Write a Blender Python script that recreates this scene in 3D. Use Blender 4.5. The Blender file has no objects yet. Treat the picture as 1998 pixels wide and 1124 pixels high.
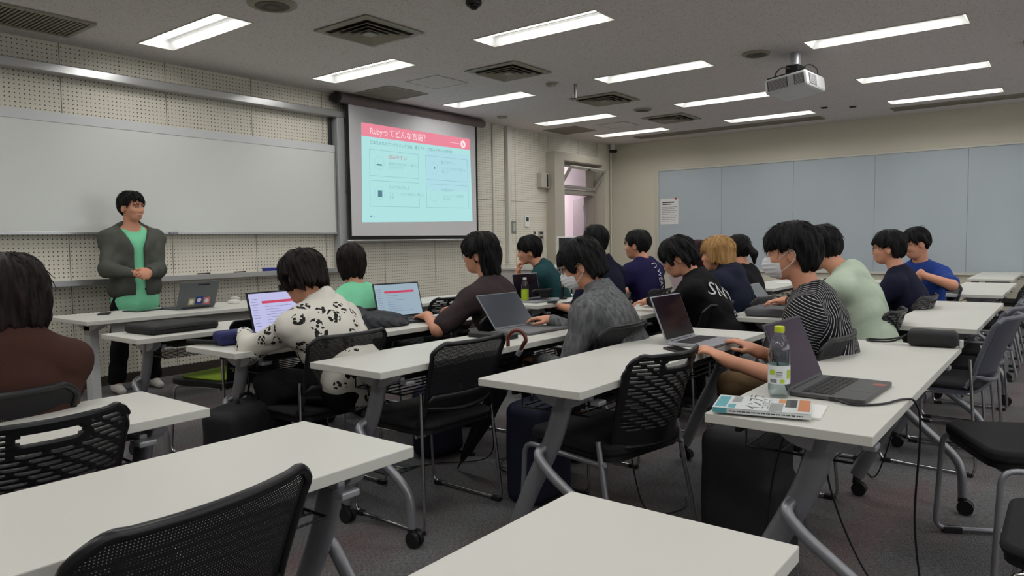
import bpy, bmesh, math, random
import numpy as np
from mathutils import Vector, Matrix
from mathutils.bvhtree import BVHTree

# ------------------------------------------------------------------ camera, world, exposure
SC = bpy.context.scene
COL = SC.collection
CAM_H = 1.22
FPX, YAW, PIT, ROL = 1405.0, 0.9087, -0.0657, -0.0141
_F = Vector((math.sin(YAW)*math.cos(PIT), math.cos(YAW)*math.cos(PIT), math.sin(PIT)))
_r = Vector((math.cos(YAW), -math.sin(YAW), 0)); _u = _r.cross(_F)
_R = _r*math.cos(ROL)+_u*math.sin(ROL); _U = _u*math.cos(ROL)-_r*math.sin(ROL)
cd = bpy.data.cameras.new('camera'); cam = bpy.data.objects.new('camera', cd); COL.objects.link(cam)
cam.matrix_world = Matrix(((_R.x, _U.x, -_F.x, 0), (_R.y, _U.y, -_F.y, 0), (_R.z, _U.z, -_F.z, CAM_H), (0, 0, 0, 1)))
cd.sensor_width = 36; cd.lens = FPX*36/1998; cd.clip_start = 0.03
SC.camera = cam
SC.view_settings.view_transform = 'Standard'; SC.view_settings.look = 'None'
SC.view_settings.gamma = 1; SC.view_settings.use_curve_mapping = False
SC.view_settings.exposure = 0.0
W = bpy.data.worlds.new('world'); SC.world = W; W.use_nodes = True
W.node_tree.nodes['Background'].inputs[0].default_value = (0.92, 0.96, 1.0, 1)
W.node_tree.nodes['Background'].inputs[1].default_value = 2.3
LAMP = 20.0          # emission of the fluorescent diffusers
SC.cycles.use_denoising = True
SC.cycles.max_bounces = 7; SC.cycles.diffuse_bounces = 4; SC.cycles.glossy_bounces = 3
SC.cycles.transmission_bounces = 6; SC.cycles.transparent_max_bounces = 24
SC.cycles.sample_clamp_indirect = 4.0
SC.cycles.caustics_reflective = False; SC.cycles.caustics_refractive = False
XR, YF, ZC = 11.47, 6.66, 2.90      # right wall, front wall, ceiling
XL, YB = -3.2, -4.6                 # left and rear walls behind the camera

# ------------------------------------------------------------------ materials
def srgb(c):
    return tuple((v/255/12.92 if v/255 <= 0.04045 else ((v/255+0.055)/1.055)**2.4) for v in c)
MATS = {}
def mat(name, col, rough=0.6, metal=0.0, bump=None, var=None, spec=0.5, emit=None, estr=1.0, coat=0.0, trans=0.0, ior=1.45, sheen=0.0):
    """col in sRGB 0-255; bump=(scale,strength); var=(scale,amount)"""
    if name in MATS: return MATS[name]
    m = bpy.data.materials.new(name); m.use_nodes = True; nt = m.node_tree; b = nt.nodes['Principled BSDF']
    c = srgb(col)
    b.inputs['Base Color'].default_value = (*c, 1); b.inputs['Roughness'].default_value = rough
    b.inputs['Metallic'].default_value = metal; b.inputs['Specular IOR Level'].default_value = spec
    b.inputs['Coat Weight'].default_value = coat; b.inputs['Transmission Weight'].default_value = trans; b.inputs['IOR'].default_value = ior
    b.inputs['Sheen Weight'].default_value = sheen
    if emit: b.inputs['Emission Color'].default_value = (*srgb(emit), 1); b.inputs['Emission Strength'].default_value = estr
    tc = nt.nodes.new('ShaderNodeTexCoord')
    if var:
        n = nt.nodes.new('ShaderNodeTexNoise'); n.inputs['Scale'].default_value = var[0]; n.inputs['Detail'].default_value = 5
        nt.links.new(tc.outputs['Object'], n.inputs['Vector'])
        r = nt.nodes.new('ShaderNodeMapRange'); r.inputs['From Min'].default_value = 0.3; r.inputs['From Max'].default_value = 0.7
        r.inputs['To Min'].default_value = 1-var[1]; r.inputs['To Max'].default_value = 1+var[1]
        nt.links.new(n.outputs['Fac'], r.inputs['Value'])
        h = nt.nodes.new('ShaderNodeVectorMath'); h.operation = 'SCALE'; h.inputs[0].default_value = c
        nt.links.new(r.outputs[0], h.inputs['Scale']); nt.links.new(h.outputs[0], b.inputs['Base Color'])
    if bump:
        n = nt.nodes.new('ShaderNodeTexNoise'); n.inputs['Scale'].default_value = bump[0]; n.inputs['Detail'].default_value = 4
        nt.links.new(tc.outputs['Object'], n.inputs['Vector'])
        u = nt.nodes.new('ShaderNodeBump'); u.inputs['Strength'].default_value = bump[1]; u.inputs['Distance'].default_value = 0.004
        nt.links.new(n.outputs['Fac'], u.inputs['Height']); nt.links.new(u.outputs[0], b.inputs['Normal'])
    MATS[name] = m
    return m
def thin_clear(name, tint=(250, 252, 252), ior=1.45):
    """thin clear plastic or glass sheet: see-through with mirror-like glints"""
    if name in MATS: return MATS[name]
    m = bpy.data.materials.new(name); m.use_nodes = True; nt = m.node_tree; nt.nodes.clear()
    o = nt.nodes.new('ShaderNodeOutputMaterial'); mx = nt.nodes.new('ShaderNodeMixShader'); f = nt.nodes.new('ShaderNodeLayerWeight'); f.inputs['Blend'].default_value = 0.5; pw = nt.nodes.new('ShaderNodeMath'); pw.operation = 'POWER'; pw.inputs[1].default_value = 3.2; nt.links.new(f.outputs['Facing'], pw.inputs[0]); ad = nt.nodes.new('ShaderNodeMath'); ad.operation = 'MULTIPLY_ADD'; ad.inputs[1].default_value = 0.6; ad.inputs[2].default_value = 0.04; nt.links.new(pw.outputs[0], ad.inputs[0])
    a = nt.nodes.new('ShaderNodeBsdfTransparent'); a.inputs[0].default_value = (*srgb(tint), 1); g = nt.nodes.new('ShaderNodeBsdfGlossy'); g.inputs['Roughness'].default_value = 0.05
    nt.links.new(ad.outputs[0], mx.inputs[0]); nt.links.new(a.outputs[0], mx.inputs[1]); nt.links.new(g.outputs[0], mx.inputs[2]); nt.links.new(mx.outputs[0], o.inputs[0])
    MATS[name] = m; return m
def nodes(m): return m.node_tree, m.node_tree.nodes['Principled BSDF']
def math_node(nt, op, a, b=None, clamp=False):
    n = nt.nodes.new('ShaderNodeMath'); n.operation = op; n.use_clamp = clamp
    for i, v in enumerate((a, b)):
        if v is None: continue
        if isinstance(v, (int, float)): n.inputs[i].default_value = v
        else: nt.links.new(v, n.inputs[i])
    return n.outputs[0]
def mixcol(nt, fac, a, b):
    n = nt.nodes.new('ShaderNodeMix'); n.data_type = 'RGBA'
    nt.links.new(fac, n.inputs[0])
    for i, v in ((6, a), (7, b)):
        if isinstance(v, tuple): n.inputs[i].default_value = (*v[:3], 1)
        else: nt.links.new(v, n.inputs[i])
    return n.outputs[2]
def objxyz(nt, which='Object'):
    tc = nt.nodes.new('ShaderNodeTexCoord'); s = nt.nodes.new('ShaderNodeSeparateXYZ'); nt.links.new(tc.outputs[which], s.inputs[0])
    return tc, s.outputs

# ------------------------------------------------------------------ object helpers
def tag(o, label=None, cat=None, group=None, kind=None):
    if label: o['label'] = label
    if cat: o['category'] = cat
    if group: o['group'] = group
    if kind: o['kind'] = kind
    return o
def thing(name, label, cat, loc=(0, 0, 0), rz=0.0, group=None):
    o = bpy.data.objects.new(name, None); COL.objects.link(o); o.empty_display_size = 0.1
    o.location = loc; o.rotation_euler = (0, 0, rz)
    return tag(o, label, cat, group)
def copy_tree(o, parent=None):
    c = o.copy(); COL.objects.link(c); c.parent = parent
    for ch in o.children: copy_tree(ch, c)
    return c
class MB:
    """collects shapes into one mesh"""
    def __init__(s): s.v = []; s.f = []; s.uv = None
    def add(s, vs, fs):
        k = len(s.v); s.v += [tuple(v) for v in vs]; s.f += [tuple(i+k for i in f) for f in fs]; return s
    def box(s, lo, hi, M=None):
        x0, y0, z0 = lo; x1, y1, z1 = hi
        vs = [Vector(p) for p in ((x0,y0,z0),(x1,y0,z0),(x1,y1,z0),(x0,y1,z0),(x0,y0,z1),(x1,y0,z1),(x1,y1,z1),(x0,y1,z1))]
        if M is not None: vs = [M @ v for v in vs]
        return s.add(vs, [(0,3,2,1),(4,5,6,7),(0,1,5,4),(1,2,6,5),(2,3,7,6),(3,0,4,7)])
    def cyl(s, a, b, ra, rb=None, n=16, caps=True):
        return s.tube([a, b], [ra, ra if rb is None else rb], n, caps)
    def tube(s, pts, r, n=10, caps=True, sx=1.0, closed=False, up=None):
        pts = [Vector(p) for p in pts]; m = len(pts)
        rs = r if isinstance(r, (list, tuple)) else [r]*m
        t0 = (pts[1]-pts[0]).normalized()
        ref = Vector(up) if up else (Vector((0,0,1)) if abs(t0.z) < 0.9 else Vector((0,1,0)))
        nx = t0.cross(ref).normalized(); vs = []
        for i, p in enumerate(pts):
            if closed: t = (pts[(i+1) % m]-pts[i-1]).normalized()
            else: t = (pts[min(i+1, m-1)]-pts[max(i-1, 0)]).normalized()
            nx = (nx-t*nx.dot(t)).normalized(); ny = t.cross(nx)
            for k in range(n):
                a = 2*math.pi*k/n
                vs.append(p+(nx*math.cos(a)*sx+ny*math.sin(a))*rs[i])
        fs = []
        for i in range(m if closed else m-1):
            j = (i+1) % m
            for k in range(n):
                fs.append((i*n+k, i*n+(k+1) % n, j*n+(k+1) % n, j*n+k))
        if caps and not closed:
            fs.append(tuple(range(n-1, -1, -1))); fs.append(tuple((m-1)*n+k for k in range(n)))
        return s.add(vs, fs)
    def lathe(s, prof, c=(0, 0, 0), n=24, M=None):
        vs = []; c = Vector(c)
        for r, z in prof:
            for k in range(n):
                a = 2*math.pi*k/n; v = Vector((r*math.cos(a), r*math.sin(a), z))
                vs.append((M @ v if M is not None else v)+c)
        m = len(prof)
        fs = [(i*n+k, i*n+(k+1) % n, (i+1)*n+(k+1) % n, (i+1)*n+k) for i in range(m-1) for k in range(n)]
        if prof[0][0] > 1e-5: fs.append(tuple(range(n-1, -1, -1)))
        if prof[-1][0] > 1e-5: fs.append(tuple((m-1)*n+k for k in range(n)))
        return s.add(vs, fs)
    def prism(s, poly, z0, z1, M=None):
        n = len(poly)
        vs = [Vector((x, y, z0)) for x, y in poly]+[Vector((x, y, z1)) for x, y in poly]
        if M is not None: vs = [M @ v for v in vs]
        return s.add(vs, [tuple(range(n-1, -1, -1)), tuple(range(n, 2*n))]+[(i, (i+1) % n, n+(i+1) % n, n+i) for i in range(n)])
    def ball(s, c, r, n=14, M=None):
        r = r if isinstance(r, (tuple, list)) else (r, r, r)
        prof = [(math.sin(math.pi*i/n), -math.cos(math.pi*i/n)) for i in range(n+1)]
        S = Matrix.Diagonal((*r, 1)); MM = (M @ S) if M is not None else S
        return s.lathe(prof, c, n*2, MM)
    def build(s, name, material, parent=None, smooth=False, bevel=0.0, solid=0.0, sub=0, loc=None):
        me = bpy.data.meshes.new(name); me.from_pydata([tuple(v) for v in s.v], [], s.f); me.update()
        bm = bmesh.new(); bm.from_mesh(me); bmesh.ops.remove_doubles(bm, verts=bm.verts, dist=1e-6)
        if solid == 0: bmesh.ops.recalc_face_normals(bm, faces=bm.faces)
        bm.to_mesh(me); bm.free()
        if s.uv: 
            l = me.uv_layers.new(name='uv')
            for i, lp in enumerate(me.loops): l.data[i].uv = s.uv(me.vertices[lp.vertex_index].co)
        return finish(me, name, material, parent, smooth, bevel, solid, sub, loc)
def finish(me, name, material, parent=None, smooth=False, bevel=0.0, solid=0.0, sub=0, loc=None):
    o = bpy.data.objects.new(name, me); COL.objects.link(o); o.parent = parent
    if loc: o.location = loc
    if material: me.materials.append(material)
    if smooth == 'auto':
        me.polygons.foreach_set('use_smooth', [True]*len(me.polygons))
        me.set_sharp_from_angle(angle=math.radians(38))
    elif smooth:
        me.polygons.foreach_set('use_smooth', [True]*len(me.polygons))
    if solid: m = o.modifiers.new('s', 'SOLIDIFY'); m.thickness = solid; m.offset = 0
    if bevel: m = o.modifiers.new('b', 'BEVEL'); m.width = bevel; m.segments = 2; m.limit_method = 'ANGLE'; m.angle_limit = math.radians(40)
    if sub: m = o.modifiers.new('d', 'SUBSURF'); m.levels = sub; m.render_levels = sub
    return o
def smooth_path(pts, k=5, r=0.4):
    """round the corners of a polyline (quadratic blends)"""
    pts = [Vector(p) for p in pts]; out = [pts[0]]
    for i in range(1, len(pts)-1):
        a, b, c = pts[i-1], pts[i], pts[i+1]
        ra = min(r, 0.49*(b-a).length)/(b-a).length; rc = min(r, 0.49*(c-b).length)/(c-b).length
        p, q = b+(a-b)*ra, b+(c-b)*rc
        for j in range(k+1):
            t = j/k; out.append(p*(1-t)**2+b*2*t*(1-t)+q*t*t)
    out.append(pts[-1]); return out
def catmull(pts, k=6):
    pts = [Vector(p) for p in pts]; P = [pts[0]*2-pts[1]]+pts+[pts[-1]*2-pts[-2]]; out = []
    for i in range(1, len(P)-2):
        a, b, c, d = P[i-1:i+3]
        for j in range(k):
            t = j/k
            out.append(0.5*((2*b)+(c-a)*t+(2*a-5*b+4*c-d)*t*t+(3*b-a-3*c+d)*t**3))
    out.append(pts[-1]); return out
def rounded_rect(w, h, r, k=5, cx=0, cy=0):
    out = []
    for sx, sy, a0 in ((1, 1, 0), (-1, 1, 90), (-1, -1, 180), (1, -1, 270)):
        for j in range(k+1):
            a = math.radians(a0+90*j/k)
            out.append((cx+sx*(w/2-r)+r*math.cos(a), cy+sy*(h/2-r)+r*math.sin(a)))
    return out
def RZ(a): return Matrix.Rotation(a, 4, 'Z')
def RX(a): return Matrix.Rotation(a, 4, 'X')
def RY(a): return Matrix.Rotation(a, 4, 'Y')
def T(*p): return Matrix.Translation(Vector(p))
def text_mesh(txt, size, align='LEFT'):
    c = bpy.data.curves.new('t', 'FONT'); c.body = txt; c.size = size; c.align_x = align; c.resolution_u = 2
    o = bpy.data.objects.new('t', c); COL.objects.link(o)
    bpy.context.view_layer.update()
    me = bpy.data.meshes.new_from_object(o.evaluated_get(bpy.context.evaluated_depsgraph_get()))
    bpy.data.objects.remove(o); bpy.data.curves.remove(c)
    return me
def text(txt, size, M, material, parent=None, name='lettering', align='LEFT'):
    me = text_mesh(txt, size, align); me.transform(M); me.name = name; me.materials.clear()
    return finish(me, name, material, parent)

# ------------------------------------------------------------------ signed distance modelling (people, bags, soft things)
def unit(v): v = np.asarray(v, float); return v/np.linalg.norm(v)
class Sdf:
    def __init__(s): s.p = []; s.post = None; s.lo = np.full(3, 9.); s.hi = np.full(3, -9.)
    def _add(s, fn, c, R, k, op):
        c = np.asarray(c, float); s.p.append((fn, c, R, k, op))
        if op == 'u': s.lo = np.minimum(s.lo, c-R); s.hi = np.maximum(s.hi, c+R)
        return s
    def cone(s, a, b, ra, rb=None, k=0.02, op='u'):
        a = np.asarray(a, float); b = np.asarray(b, float); rb = ra if rb is None else rb; ab = b-a; L = ab@ab
        def fn(p):
            t = np.clip((p-a)@ab/max(L, 1e-9), 0, 1); return np.linalg.norm(p-a-t[:, None]*ab, axis=1)-(ra+(rb-ra)*t)
        return s._add(fn, (a+b)/2, math.sqrt(L)/2+max(ra, rb), k, op)
    def ell(s, c, r, R=None, k=0.02, op='u'):
        c = np.asarray(c, float); r = np.asarray(r, float)
        def fn(p):
            q = (p-c) if R is None else (p-c)@R
            k0 = np.linalg.norm(q/r, axis=1); k1 = np.linalg.norm(q/(r*r), axis=1)
            return np.where(k0 < 1e-4, -r.min(), k0*(k0-1)/np.maximum(k1, 1e-9))
        return s._add(fn, c, r.max(), k, op)
    def box(s, c, b, rr, R=None, k=0.02, op='u'):
        c = np.asarray(c, float); b = np.asarray(b, float)-rr
        def fn(p):
            q = np.abs((p-c) if R is None else (p-c)@R)-b
            return np.linalg.norm(np.maximum(q, 0), axis=1)+np.minimum(q.max(axis=1), 0)-rr
        return s._add(fn, c, np.linalg.norm(b)+rr, k, op)
    def raw(s, fn, c, R, k=0.0, op='i'): return s._add(fn, c, R, k, op)
    def __call__(s, p):
        d = np.full(len(p), 0.5)
        for fn, c, R, k, op in s.p:
            if op == 'i':
                e = fn(p); d = np.maximum(d, e) if k == 0 else -smin(-d, -e, k); continue
            m = np.linalg.norm(p-c, axis=1) < R+0.10
            if not m.any(): continue
            e = fn(p[m]); dm = d[m]
            if op == 'u': d[m] = smin(dm, e, k)
            else: d[m] = -smin(-dm, e, k)
        if s.post: d = s.post(p, d)
        return d
def smin(a, b, k):
    if k <= 0: return np.minimum(a, b)
    h = np.maximum(k-np.abs(a-b), 0)/k
    return np.minimum(a, b)-h*h*k*0.25
def surfnet(fn, lo, hi, h, c=4):
    lo = np.asarray(lo, float)-2*h; hi = np.asarray(hi, float)+2*h
    n = np.maximum(np.ceil((hi-lo)/(h*c)).astype(int), 1)
    bi = np.stack(np.meshgrid(*[np.arange(k) for k in n], indexing='ij'), -1).reshape(-1, 3)
    dc = fn(lo+(bi+0.5)*h*c)
    act = np.abs(dc) < h*c*0.9+3*h
    N = n*c+1
    D = np.ones(N, np.float32)
    sg = np.where(dc < 0, -1, 1).astype(np.float32).reshape(n)
    D[:-1, :-1, :-1] = np.repeat(np.repeat(np.repeat(sg, c, 0), c, 1), c, 2)
    ab = bi[act]
    loc = np.stack(np.meshgrid(*[np.arange(c+1)]*3, indexing='ij'), -1).reshape(-1, 3)
    idx = (ab[:, None, :]*c+loc[None]).reshape(-1, 3)
    lin = np.unique((idx[:, 0]*N[1]+idx[:, 1])*N[2]+idx[:, 2])
    ii = np.stack(np.unravel_index(lin, N), -1)
    D.reshape(-1)[lin] = fn(lo+ii*h)
    S = D < 0
    cnt = sum(S[a:N[0]-1+a, b:N[1]-1+b, e:N[2]-1+e].astype(np.int8) for a in (0, 1) for b in (0, 1) for e in (0, 1))
    cells = np.argwhere((cnt > 0) & (cnt < 8))
    cid = -np.ones(N-1, np.int64); cid[tuple(cells.T)] = np.arange(len(cells))
    cor = [(a, b, e) for a in (0, 1) for b in (0, 1) for e in (0, 1)]
    val = np.stack([D[cells[:, 0]+a, cells[:, 1]+b, cells[:, 2]+e] for a, b, e in cor], 1)
    acc = np.zeros((len(cells), 3)); m = np.zeros(len(cells))
    for i in range(8):
        for j in range(i+1, 8):
            if sum(abs(cor[i][q]-cor[j][q]) for q in range(3)) != 1: continue
            x = (val[:, i] < 0) != (val[:, j] < 0)
            t = np.where(x, val[:, i]/np.where(x, val[:, i]-val[:, j], 1), 0)
            pt = np.array(cor[i])+t[:, None]*(np.array(cor[j])-np.array(cor[i]))
            acc += pt*x[:, None]; m += x
    V = lo+(cells+acc/m[:, None])*h
    Q = []
    for ax in range(3):
        A = [slice(None)]*3; B = [slice(None)]*3; A[ax] = slice(0, -1); B[ax] = slice(1, None)
        s0 = S[tuple(A)]; s1 = S[tuple(B)]
        e = np.argwhere(s0 != s1); o1, o2 = [q for q in range(3) if q != ax]
        ok = (e[:, o1] > 0) & (e[:, o2] > 0) & (e[:, o1] < N[o1]-1) & (e[:, o2] < N[o2]-1); e = e[ok]
        if not len(e): continue
        f = s0[tuple(e.T)]
        def C(d1, d2):
            g = e.copy(); g[:, o1] -= d1; g[:, o2] -= d2; return cid[tuple(g.T)]
        q = np.stack([C(1, 1), C(0, 1), C(0, 0), C(1, 0)], 1)
        flip = f if ax != 1 else ~f
        q = np.where(flip[:, None], q, q[:, ::-1]); Q.append(q)
    Q = np.concatenate(Q); Q = Q[(Q >= 0).all(1)]
    return V, Q
def sdf_obj(name, sdf, material, parent, h, offset=(0, 0, 0), lo=None, hi=None):
    V, Q = surfnet(sdf, sdf.lo if lo is None else lo, sdf.hi if hi is None else hi, h)
    V = V-np.asarray(offset)
    me = bpy.data.meshes.new(name)
    me.vertices.add(len(V)); me.vertices.foreach_set('co', V.astype(np.float32).ravel())
    me.loops.add(len(Q)*4); me.loops.foreach_set('vertex_index', Q.astype(np.int32).ravel())
    me.polygons.add(len(Q)); me.polygons.foreach_set('loop_start', np.arange(len(Q), dtype=np.int32)*4)
    me.update(calc_edges=True); me.validate()
    return finish(me, name, material, parent, smooth=True)
def folds(p, amp, seed=0, sc=1.0):
    rng = np.random.RandomState(seed); s = np.zeros(len(p))
    w = p + 0.03*np.sin(p[:, [1, 2, 0]]*17*sc+seed)
    for i in range(5):
        k = rng.normal(size=3); k = k/np.linalg.norm(k)*rng.uniform(22, 60)*sc
        s += np.sin(w@k+rng.uniform(0, 6))*rng.uniform(0.5, 1)
    for i in range(3):      # sharper creases
        k = rng.normal(size=3); k = k/np.linalg.norm(k)*rng.uniform(34, 62)*sc
        s += (1-2.2*np.abs(np.sin(w@k*0.5+rng.uniform(0, 6))))*0.9
    return amp*s/3.0
# ------------------------------------------------------------------ shared materials
M_white = mat('white_laminate', (208, 208, 200), 0.42, var=(3, 0.02))
M_edge = mat('white_edge', (205, 205, 205), 0.5)
M_silver = mat('silver_paint', (142, 143, 148), 0.38, 0.55, var=(20, 0.03))
M_silver_lt = mat('silver_light', (170, 171, 176), 0.35, 0.4)
M_chrome = mat('chrome', (200, 200, 204), 0.16, 1.0)
M_alu = mat('aluminium', (190, 190, 190), 0.3, 0.8, bump=(40, 0.05))
M_black = mat('black_plastic', (20, 20, 22), 0.45)
M_blackm = mat('black_matte', (17, 17, 19), 0.75)
M_rubber = mat('rubber', (22, 22, 24), 0.7)
M_seat = mat('black_seat_fabric', (22, 22, 24), 0.9, bump=(300, 0.5))
M_wallc = mat('cream_paint', (206, 201, 183), 0.75, bump=(60, 0.1), var=(0.8, 0.03))
M_trim = mat('cream_trim', (205, 202, 190), 0.6)
M_casing = mat('beige_steel', (176, 170, 156), 0.5, var=(2, 0.02))
M_skirt = mat('brown_vinyl', (58, 50, 44), 0.6)
M_glass = thin_clear('clear_glass', (236, 238, 238))
M_screenlcd = mat('dark_lcd', (22, 22, 26), 0.12, spec=0.3)
M_dgrey = mat('dark_grey_plastic', (52, 53, 56), 0.5)
M_lgrey = mat('light_grey_plastic', (176, 176, 172), 0.5)
M_white_pl = mat('white_plastic', (226, 226, 222), 0.4)
M_paper = mat('paper', (228, 228, 224), 0.8)

def wall_peg():
    m = mat('pegboard', (202, 198, 182), 0.6); nt, b = nodes(m); tc, (x, y, z) = objxyz(nt)
    P = 0.0352
    def cell(v): return math_node(nt, 'SUBTRACT', math_node(nt, 'FRACT', math_node(nt, 'DIVIDE', v, P)), 0.5)
    fx, fz = cell(x), cell(z)
    d = math_node(nt, 'SQRT', math_node(nt, 'ADD', math_node(nt, 'MULTIPLY', fx, fx), math_node(nt, 'MULTIPLY', fz, fz)))
    hole = math_node(nt, 'LESS_THAN', d, 0.145)
    # joints between the boards, 0.88 m apart, and one level joint
    jx = math_node(nt, 'LESS_THAN', math_node(nt, 'ABSOLUTE', math_node(nt, 'SUBTRACT', math_node(nt, 'FRACT', math_node(nt, 'DIVIDE', math_node(nt, 'SUBTRACT', x, 2.06), 0.88)), 0.5)), 0.0035)
    jz = math_node(nt, 'LESS_THAN', math_node(nt, 'ABSOLUTE', math_node(nt, 'SUBTRACT', z, 1.81)), 0.003)
    j = math_node(nt, 'MAXIMUM', jx, jz)
    n = nt.nodes.new('ShaderNodeTexNoise'); n.inputs['Scale'].default_value = 0.9; nt.links.new(tc.outputs['Object'], n.inputs['Vector'])
    base = mixcol(nt, n.outputs['Fac'], srgb((212, 206, 190)), srgb((222, 217, 203)))
    c1 = mixcol(nt, hole, base, srgb((62, 54, 46)))
    c2 = mixcol(nt, j, c1, srgb((92, 84, 72)))
    nt.links.new(c2, b.inputs['Base Color'])
    return m
M_peg = wall_peg()

def floor_mat():
    m = mat('carpet_tiles', (70, 70, 72), 0.95); nt, b = nodes(m); tc, (x, y, z) = objxyz(nt)
    # strands: fine noise stretched per tile, alternating direction
    def frac(v, P): return math_node(nt, 'FRACT', math_node(nt, 'DIVIDE', v, P))
    def mapn(sx, sy, sc):
        mp = nt.nodes.new('ShaderNodeMapping'); mp.inputs['Scale'].default_value = (sx, sy, 1); nt.links.new(tc.outputs['Object'], mp.inputs[0])
        n = nt.nodes.new('ShaderNodeTexNoise'); n.inputs['Scale'].default_value = sc; n.inputs['Detail'].default_value = 3; nt.links.new(mp.outputs[0], n.inputs['Vector'])
        return n.outputs['Fac']
    a = mapn(1, 6, 55); c = mapn(6, 1, 55)
    cx = math_node(nt, 'FLOOR', math_node(nt, 'DIVIDE', x, 0.5)); cy = math_node(nt, 'FLOOR', math_node(nt, 'DIVIDE', y, 0.5))
    par = math_node(nt, 'FLOORED_MODULO' if False else 'MODULO', math_node(nt, 'ABSOLUTE', math_node(nt, 'ADD', cx, cy)), 2)
    mx = nt.nodes.new('ShaderNodeMix'); nt.links.new(par, mx.inputs[0]); nt.links.new(a, mx.inputs[2]); nt.links.new(c, mx.inputs[3])
    r = nt.nodes.new('ShaderNodeValToRGB'); e = r.color_ramp.elements
    e[0].position = 0.28; e[0].color = (*srgb((54, 54, 57)), 1); e[1].position = 0.75; e[1].color = (*srgb((132, 132, 132)), 1)
    nt.links.new(mx.outputs[0], r.inputs[0])
    # reddish brown bands woven into some tiles
    big = mapn(0.55, 2.1, 1.15)
    fleck = mapn(1, 1, 170)
    sm_ = math_node(nt, 'MULTIPLY', math_node(nt, 'SUBTRACT', big, 0.46), 6.0, clamp=True)
    red = math_node(nt, 'MULTIPLY', sm_, math_node(nt, 'MULTIPLY', math_node(nt, 'SUBTRACT', fleck, 0.40), 5.0, clamp=True))
    fac = math_node(nt, 'MULTIPLY', red, 0.7)
    c2 = mixcol(nt, fac, r.outputs[0], srgb((104, 66, 62)))
    white = math_node(nt, 'MULTIPLY', math_node(nt, 'GREATER_THAN', fleck, 0.67), 0.35)
    c3 = mixcol(nt, white, c2, srgb((165, 160, 155)))
    nt.links.new(c3, b.inputs['Base Color'])
    u = nt.nodes.new('ShaderNodeBump'); u.inputs['Strength'].default_value = 0.35; u.inputs['Distance'].default_value = 0.003
    nt.links.new(fleck, u.inputs['Height']); nt.links.new(u.outputs[0], b.inputs['Normal'])
    b.inputs['Specular IOR Level'].default_value = 0.25
    return m
def ceil_mat():
    m = mat('rock_wool_ceiling', (176, 168, 166), 0.95); nt, b = nodes(m); tc, _ = objxyz(nt)
    v = nt.nodes.new('ShaderNodeTexNoise'); v.inputs['Scale'].default_value = 75; v.inputs['Detail'].default_value = 6; v.inputs['Roughness'].default_value = 0.7
    nt.links.new(tc.outputs['Object'], v.inputs['Vector'])
    r = nt.nodes.new('ShaderNodeValToRGB'); e = r.color_ramp.elements
    e[0].position = 0.36; e[0].color = (*srgb((176, 168, 166)), 1); e[1].position = 0.47; e[1].color = (*srgb((222, 214, 212)), 1)
    nt.links.new(v.outputs['Fac'], r.inputs[0]); nt.links.new(r.outputs[0], b.inputs['Base Color'])
    return m

def struct(name, mb, m, parent=None, **k):
    o = mb.build(name, m, parent, **k)
    if parent is None: tag(o, kind='structure')
    return o
# floor and ceiling (ceiling has openings for the recessed lights)
struct('floor', MB().box((XL, YB, -0.1), (XR, YF, 0)), floor_mat())
LX = [-0.9+1.0-1.9, 0.98-0.02, 2.92, 4.65, 6.58, 8.48, 10.12]
LX = [-0.95, 0.98, 2.92, 4.65, 6.58, 8.48, 10.12]; LY = [(4.97, 6.16), (2.82, 4.0), (0.70, 1.89), (-1.45, -0.26), (-3.6, -2.41)]
LW = 0.29
def ceiling():
    mb = MB(); xs = [XL]; 
    for x in LX: xs += [x, x+LW]
    xs.append(XR); ys = [YB]
    for a, b_ in reversed(LY): ys += [a, b_]
    ys.append(YF); lit = set()
    for i in range(len(xs)-1):
        for j in range(len(ys)-1):
            if i % 2 == 1 and j % 2 == 1: continue
            k = len(mb.v)
            mb.add([(xs[i], ys[j], ZC), (xs[i+1], ys[j], ZC), (xs[i+1], ys[j+1], ZC), (xs[i], ys[j+1], ZC)], [(0, 3, 2, 1)])
    mb.box((XL, YB, ZC+0.2), (XR, YF, ZC+0.25))
    struct('ceiling', mb, ceil_mat())
ceiling()
# front wall with the doorway cut out
DX0, DX1, DZ = 9.74, 10.92, 2.50
w = MB()
w.box((XL, YF, 0), (DX0, YF+0.15, ZC)); w.box((DX1, YF, 0), (XR, YF+0.15, ZC)); w.box((DX0, YF, DZ), (DX1, YF+0.15, ZC))
struct('wall_front', w, M_peg)
struct('wall_right', MB().box((XR, YB, 0), (XR+0.15, YF+0.15, ZC)), M_wallc)
struct('wall_left', MB().box((XL-0.15, YB, 0), (XL, YF+0.15, ZC)), M_wallc)
wbk = MB(); WX = [(-2.4, -0.2), (0.3, 2.5), (3.0, 5.2), (5.7, 7.9), (8.4, 10.6)]; WZ0, WZ1 = 0.95, 2.45
wbk.box((XL-0.15, YB-0.15, 0), (XR+0.15, YB, WZ0)); wbk.box((XL-0.15, YB-0.15, WZ1), (XR+0.15, YB, ZC+0.25))
_e = [XL-0.15]+[v for w_ in WX for v in w_]+[XR+0.15]
for i in range(0, len(_e), 2): wbk.box((_e[i], YB-0.15, WZ0), (_e[i+1], YB, WZ1))
struct('wall_back', wbk, M_wallc)
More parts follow.
